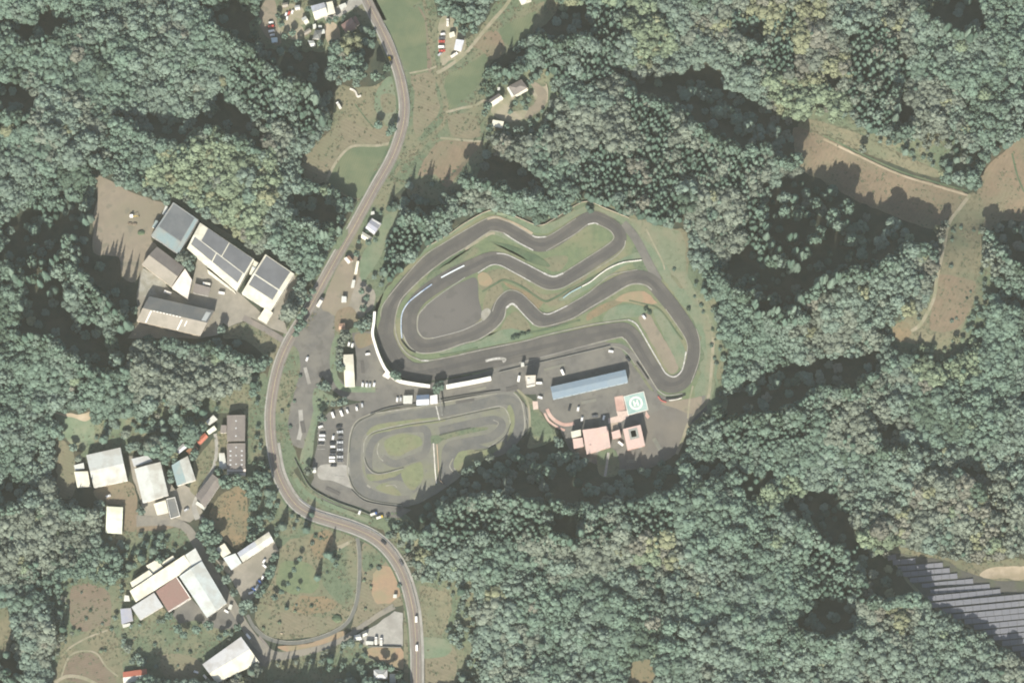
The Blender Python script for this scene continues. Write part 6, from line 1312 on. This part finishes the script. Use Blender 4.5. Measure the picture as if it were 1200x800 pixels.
# map of rough ground (grass, fields) against hard ground
rg = np.zeros((CH, CW)); ROUGHM = {'dry_grass': .5, 'verge_grass': .5, 'orange_grass': .55, 'tan_field': .3, 'brown_field': .3, 'reddish_field': .3, 'dark_grass': .5, 'bright_grass': .22}
for poly, mn, ly in sorted(SURF, key=lambda q: q[2]):
    xs_ = [p[0] for p in poly]; ys_ = [p[1] for p in poly]
    i0, i1 = max(0, int((min(xs_)-C0)/2)-1), min(CW, int((max(xs_)-C0)/2)+2); j0, j1 = max(0, int((min(ys_)-C0)/2)-1), min(CH, int((max(ys_)-C0)/2)+2)
    if i1 <= i0 or j1 <= j0: continue
    X, Y = np.meshgrid(C0+2*np.arange(i0, i1)+1, C0+2*np.arange(j0, j1)+1); m = pip(poly, X, Y); rg[j0:j1, i0:i1][m] = ROUGHM.get(mn, 0)
for ch in COL.objects:
    if ch.type == 'EMPTY' and ch.name.split('.')[0] not in ('broadleaf_tree', 'cedar_tree', 'solar_array'):
        u_, v_ = world_to_px(ch.location.x, ch.location.y, ch.location.z); i, j = int((u_-C0)/2), int((v_-C0)/2)
        if 2 < i < CW-3 and 2 < j < CH-3: rg[j-2:j+3, i-2:i+3] = 0
# ------------------------------------------------------------------ shrubs in the open (each one its own thing)
SHRUB = [raw_mesh('shrub', V_*np.array([.28, .28, .26])-np.array([0, 0, 1.25]), F_, LEAF[t]) for (V_, F_), t in zip(BSH, (0, 1, 2, 6))]
shr = [(601,396,0),(604,394,0),(607,394,0),(611,391,0),(615,391,0),(619,389,0),(757,362,0),(761,366,0),(814,348,1),(822,358,1),(824,366,1),(835,386,0),(834,405,1),(837,420,1),(775,345,1),(790,316,1),(374,476,0),(384,472,1),(377,488,1),(381,492,1),(352,440,1),(345,470,1),(340,500,1)]
for i in range(120):
    x, y = [(random.uniform(800,842), random.uniform(280,470)), (random.uniform(300,420), random.uniform(620,745)), (random.uniform(1095,1150), random.uniform(262,400)), (random.uniform(325,400), random.uniform(400,560)), (random.uniform(425,475), random.uniform(640,740)), (random.uniform(70,150), random.uniform(690,800)), (random.uniform(150,270), random.uniform(735,780))][i % 7]
    shr.append((x, y, random.randrange(4)))
HARD = [o.name for o in ()]
def szone(x, y):
    if x > 1000: return 'on the terraced fields of the hill'
    if 590 < x < 625: return 'in the dark row on the grass beside the main straight'
    if 745 < x < 770: return 'on the dirt infield near the eastern hairpin'
    if x > 770: return 'on the grassy bank east of the circuit'
    if x > 470: return 'in the fields along the valley road'
    if y < 570: return 'on the verges west of the car park'
    if x > 422: return 'in the tan meadow beside the canal'
    if x > 290: return 'in the meadow inside the road loop'
    if x > 148: return 'in the grass below the large factory complex'
    return 'in the terraced field at the bottom left'
hardz = [p.name for p in bpy.data.objects if p.name.startswith(('road', 'lane', 'canal', 'kart_track', 'entrance_road', 'service_road'))]
HP = []
for (pts, wd) in ((RD, 15), ([(368,378),(374,400),(380,425),(392,448),(410,461),(435,463),(460,458)], 19), ([(419,630),(421.5,650),(421,680),(418,705),(408,728),(388,742),(360,751),(335,753),(312,747),(298,735)], 9), ([(462,710),(444,720),(425,733),(408,745),(385,756),(355,764),(325,768),(305,757),(288,735),(270,705),(250,672)], 13), ([p[:2] for p in MAIN]+[MAIN[0][:2]], 24), ([(496,0),(502,25),(506,60),(512,88),(520,110),(523,130),(520,145),(505,160)], 8)):
    HP += [np.array(q) for q in spline(pts, False, 6)[0]]; 
    HW = globals().setdefault('HW', []); HW += [wd/2]*(len(HP)-len(HW))
HPA = np.array(HP); HWA = np.array(HW)
for (x, y, t) in shr:
    if (np.hypot(HPA[:, 0]-x, HPA[:, 1]-y) < HWA+1).any() and not (590 < x < 625): continue
    if (x, y, t) not in shr[:23] and rg[int((y-C0)/2), int((x-C0)/2)] <= 0: continue
    s = random.uniform(.6, 1.35) if (x, y, t) not in shr[:23] else random.uniform(.9, 1.3)
    p = P(x, y); o = bpy.data.objects.new('shrub', SHRUB[t]); COL.objects.link(o); o.location = tuple(map(float, p)); o.rotation_euler = (0, 0, random.random()*6); o.scale = (s, s, s)
    w_ = ('dark', 'deep green', 'grey green', 'light green')[t]; tag(o, 'small %s shrub %s' % (w_, szone(x, y)), 'shrub', '%s shrubs %s' % (w_, szone(x, y)))

# ------------------------------------------------------------------ rough grass on the meadows
X, Y = jitter_grid(3.1, .5); ii = np.clip(((X-C0)/2).astype(int), 0, CW-1); jj = np.clip(((Y-C0)/2).astype(int), 0, CH-1)
inc_ = (X > 400) & (X < 840) & (Y > 240) & (Y < 600)
keep = ~inc_ & (rng.random(len(X)) < rg[jj, ii]*(.1+1.7*vnoise(X, Y, 14, 31)**1.5)); X, Y = X[keep], Y[keep]
gc = bpy.data.collections.new('tuft_model'); TUM = [mat('tuft_straw', (.15,.138,.088), rnd=.2), mat('tuft_green', (.10,.125,.075), rnd=.25), mat('tuft_dark', (.095,.11,.07), rnd=.2)]
for t in range(3):
    r = np.random.default_rng(50+t); V, F = [], []
    for k in range(9):
        a = r.random()*6.28; d = np.array([math.cos(a), math.sin(a), 0]); p = np.array([-d[1], d[0], 0]); c = np.array([r.normal(0, .32), r.normal(0, .32), 0]); ln = .45+.4*r.random(); b = len(V)
        V += [c-p*.22, c+p*.22, c+p*.3+d*ln*.6+np.array([0, 0, ln]), c-p*.3+d*ln*.6+np.array([0, 0, ln*.95]), c+d*ln*1.3+np.array([0, 0, ln*.7])]; F += [(b, b+1, b+2, b+3), (b+3, b+2, b+4)]
    o = bpy.data.objects.new('tuft_%d' % t, raw_mesh('tuft', V, F, TUM[t])); gc.objects.link(o)
TP0, TR0 = TP, trees
TP = P(X, Y); TP[:, 2] += .1; trees = [['g', X[i], Y[i], s_, s_*.55, int(rng.choice([0, 0, 0, 1, 1, 2])), 0, rng.random()*6.28, False] for i, s_ in enumerate(rng.uniform(.35, 1.0, len(X)))]
scatter('rough_grass', 'rough tufts of grass and weeds on the meadows and verges', 'grass', range(len(trees)), gc, 3, 1)
TP, trees = TP0, TR0

# ------------------------------------------------------------------ haze: the air between the aerial camera and the ground
hz = MB(); hz.hexa([(-1700,-1900,-40),(1700,-1900,-40),(1700,1900,-40),(-1700,1900,-40)], [(-1700,-1900,3620),(1700,-1900,3620),(1700,1900,3620),(-1700,1900,3620)])
hm = bpy.data.materials.new('haze'); hm.use_nodes = True; hn = hm.node_tree.nodes; hn.remove(hn['Principled BSDF'])
pv = hn.new('ShaderNodeVolumePrincipled'); pv.inputs['Color'].default_value = (.96, .99, .84, 1); pv.inputs['Density'].default_value = 0.000019; pv.inputs['Anisotropy'].default_value = 0.0
hm.node_tree.links.new(pv.outputs[0], hn['Material Output'].inputs['Volume'])
hb = hz.build('haze', hm); tag(hb, kind='stuff')
tag(hb, 'thin pale air haze over the whole valley', 'haze')
print('TREES', len(trees), sum(1 for t in trees if t[0] == 'c'), 'objects', len(bpy.data.objects))
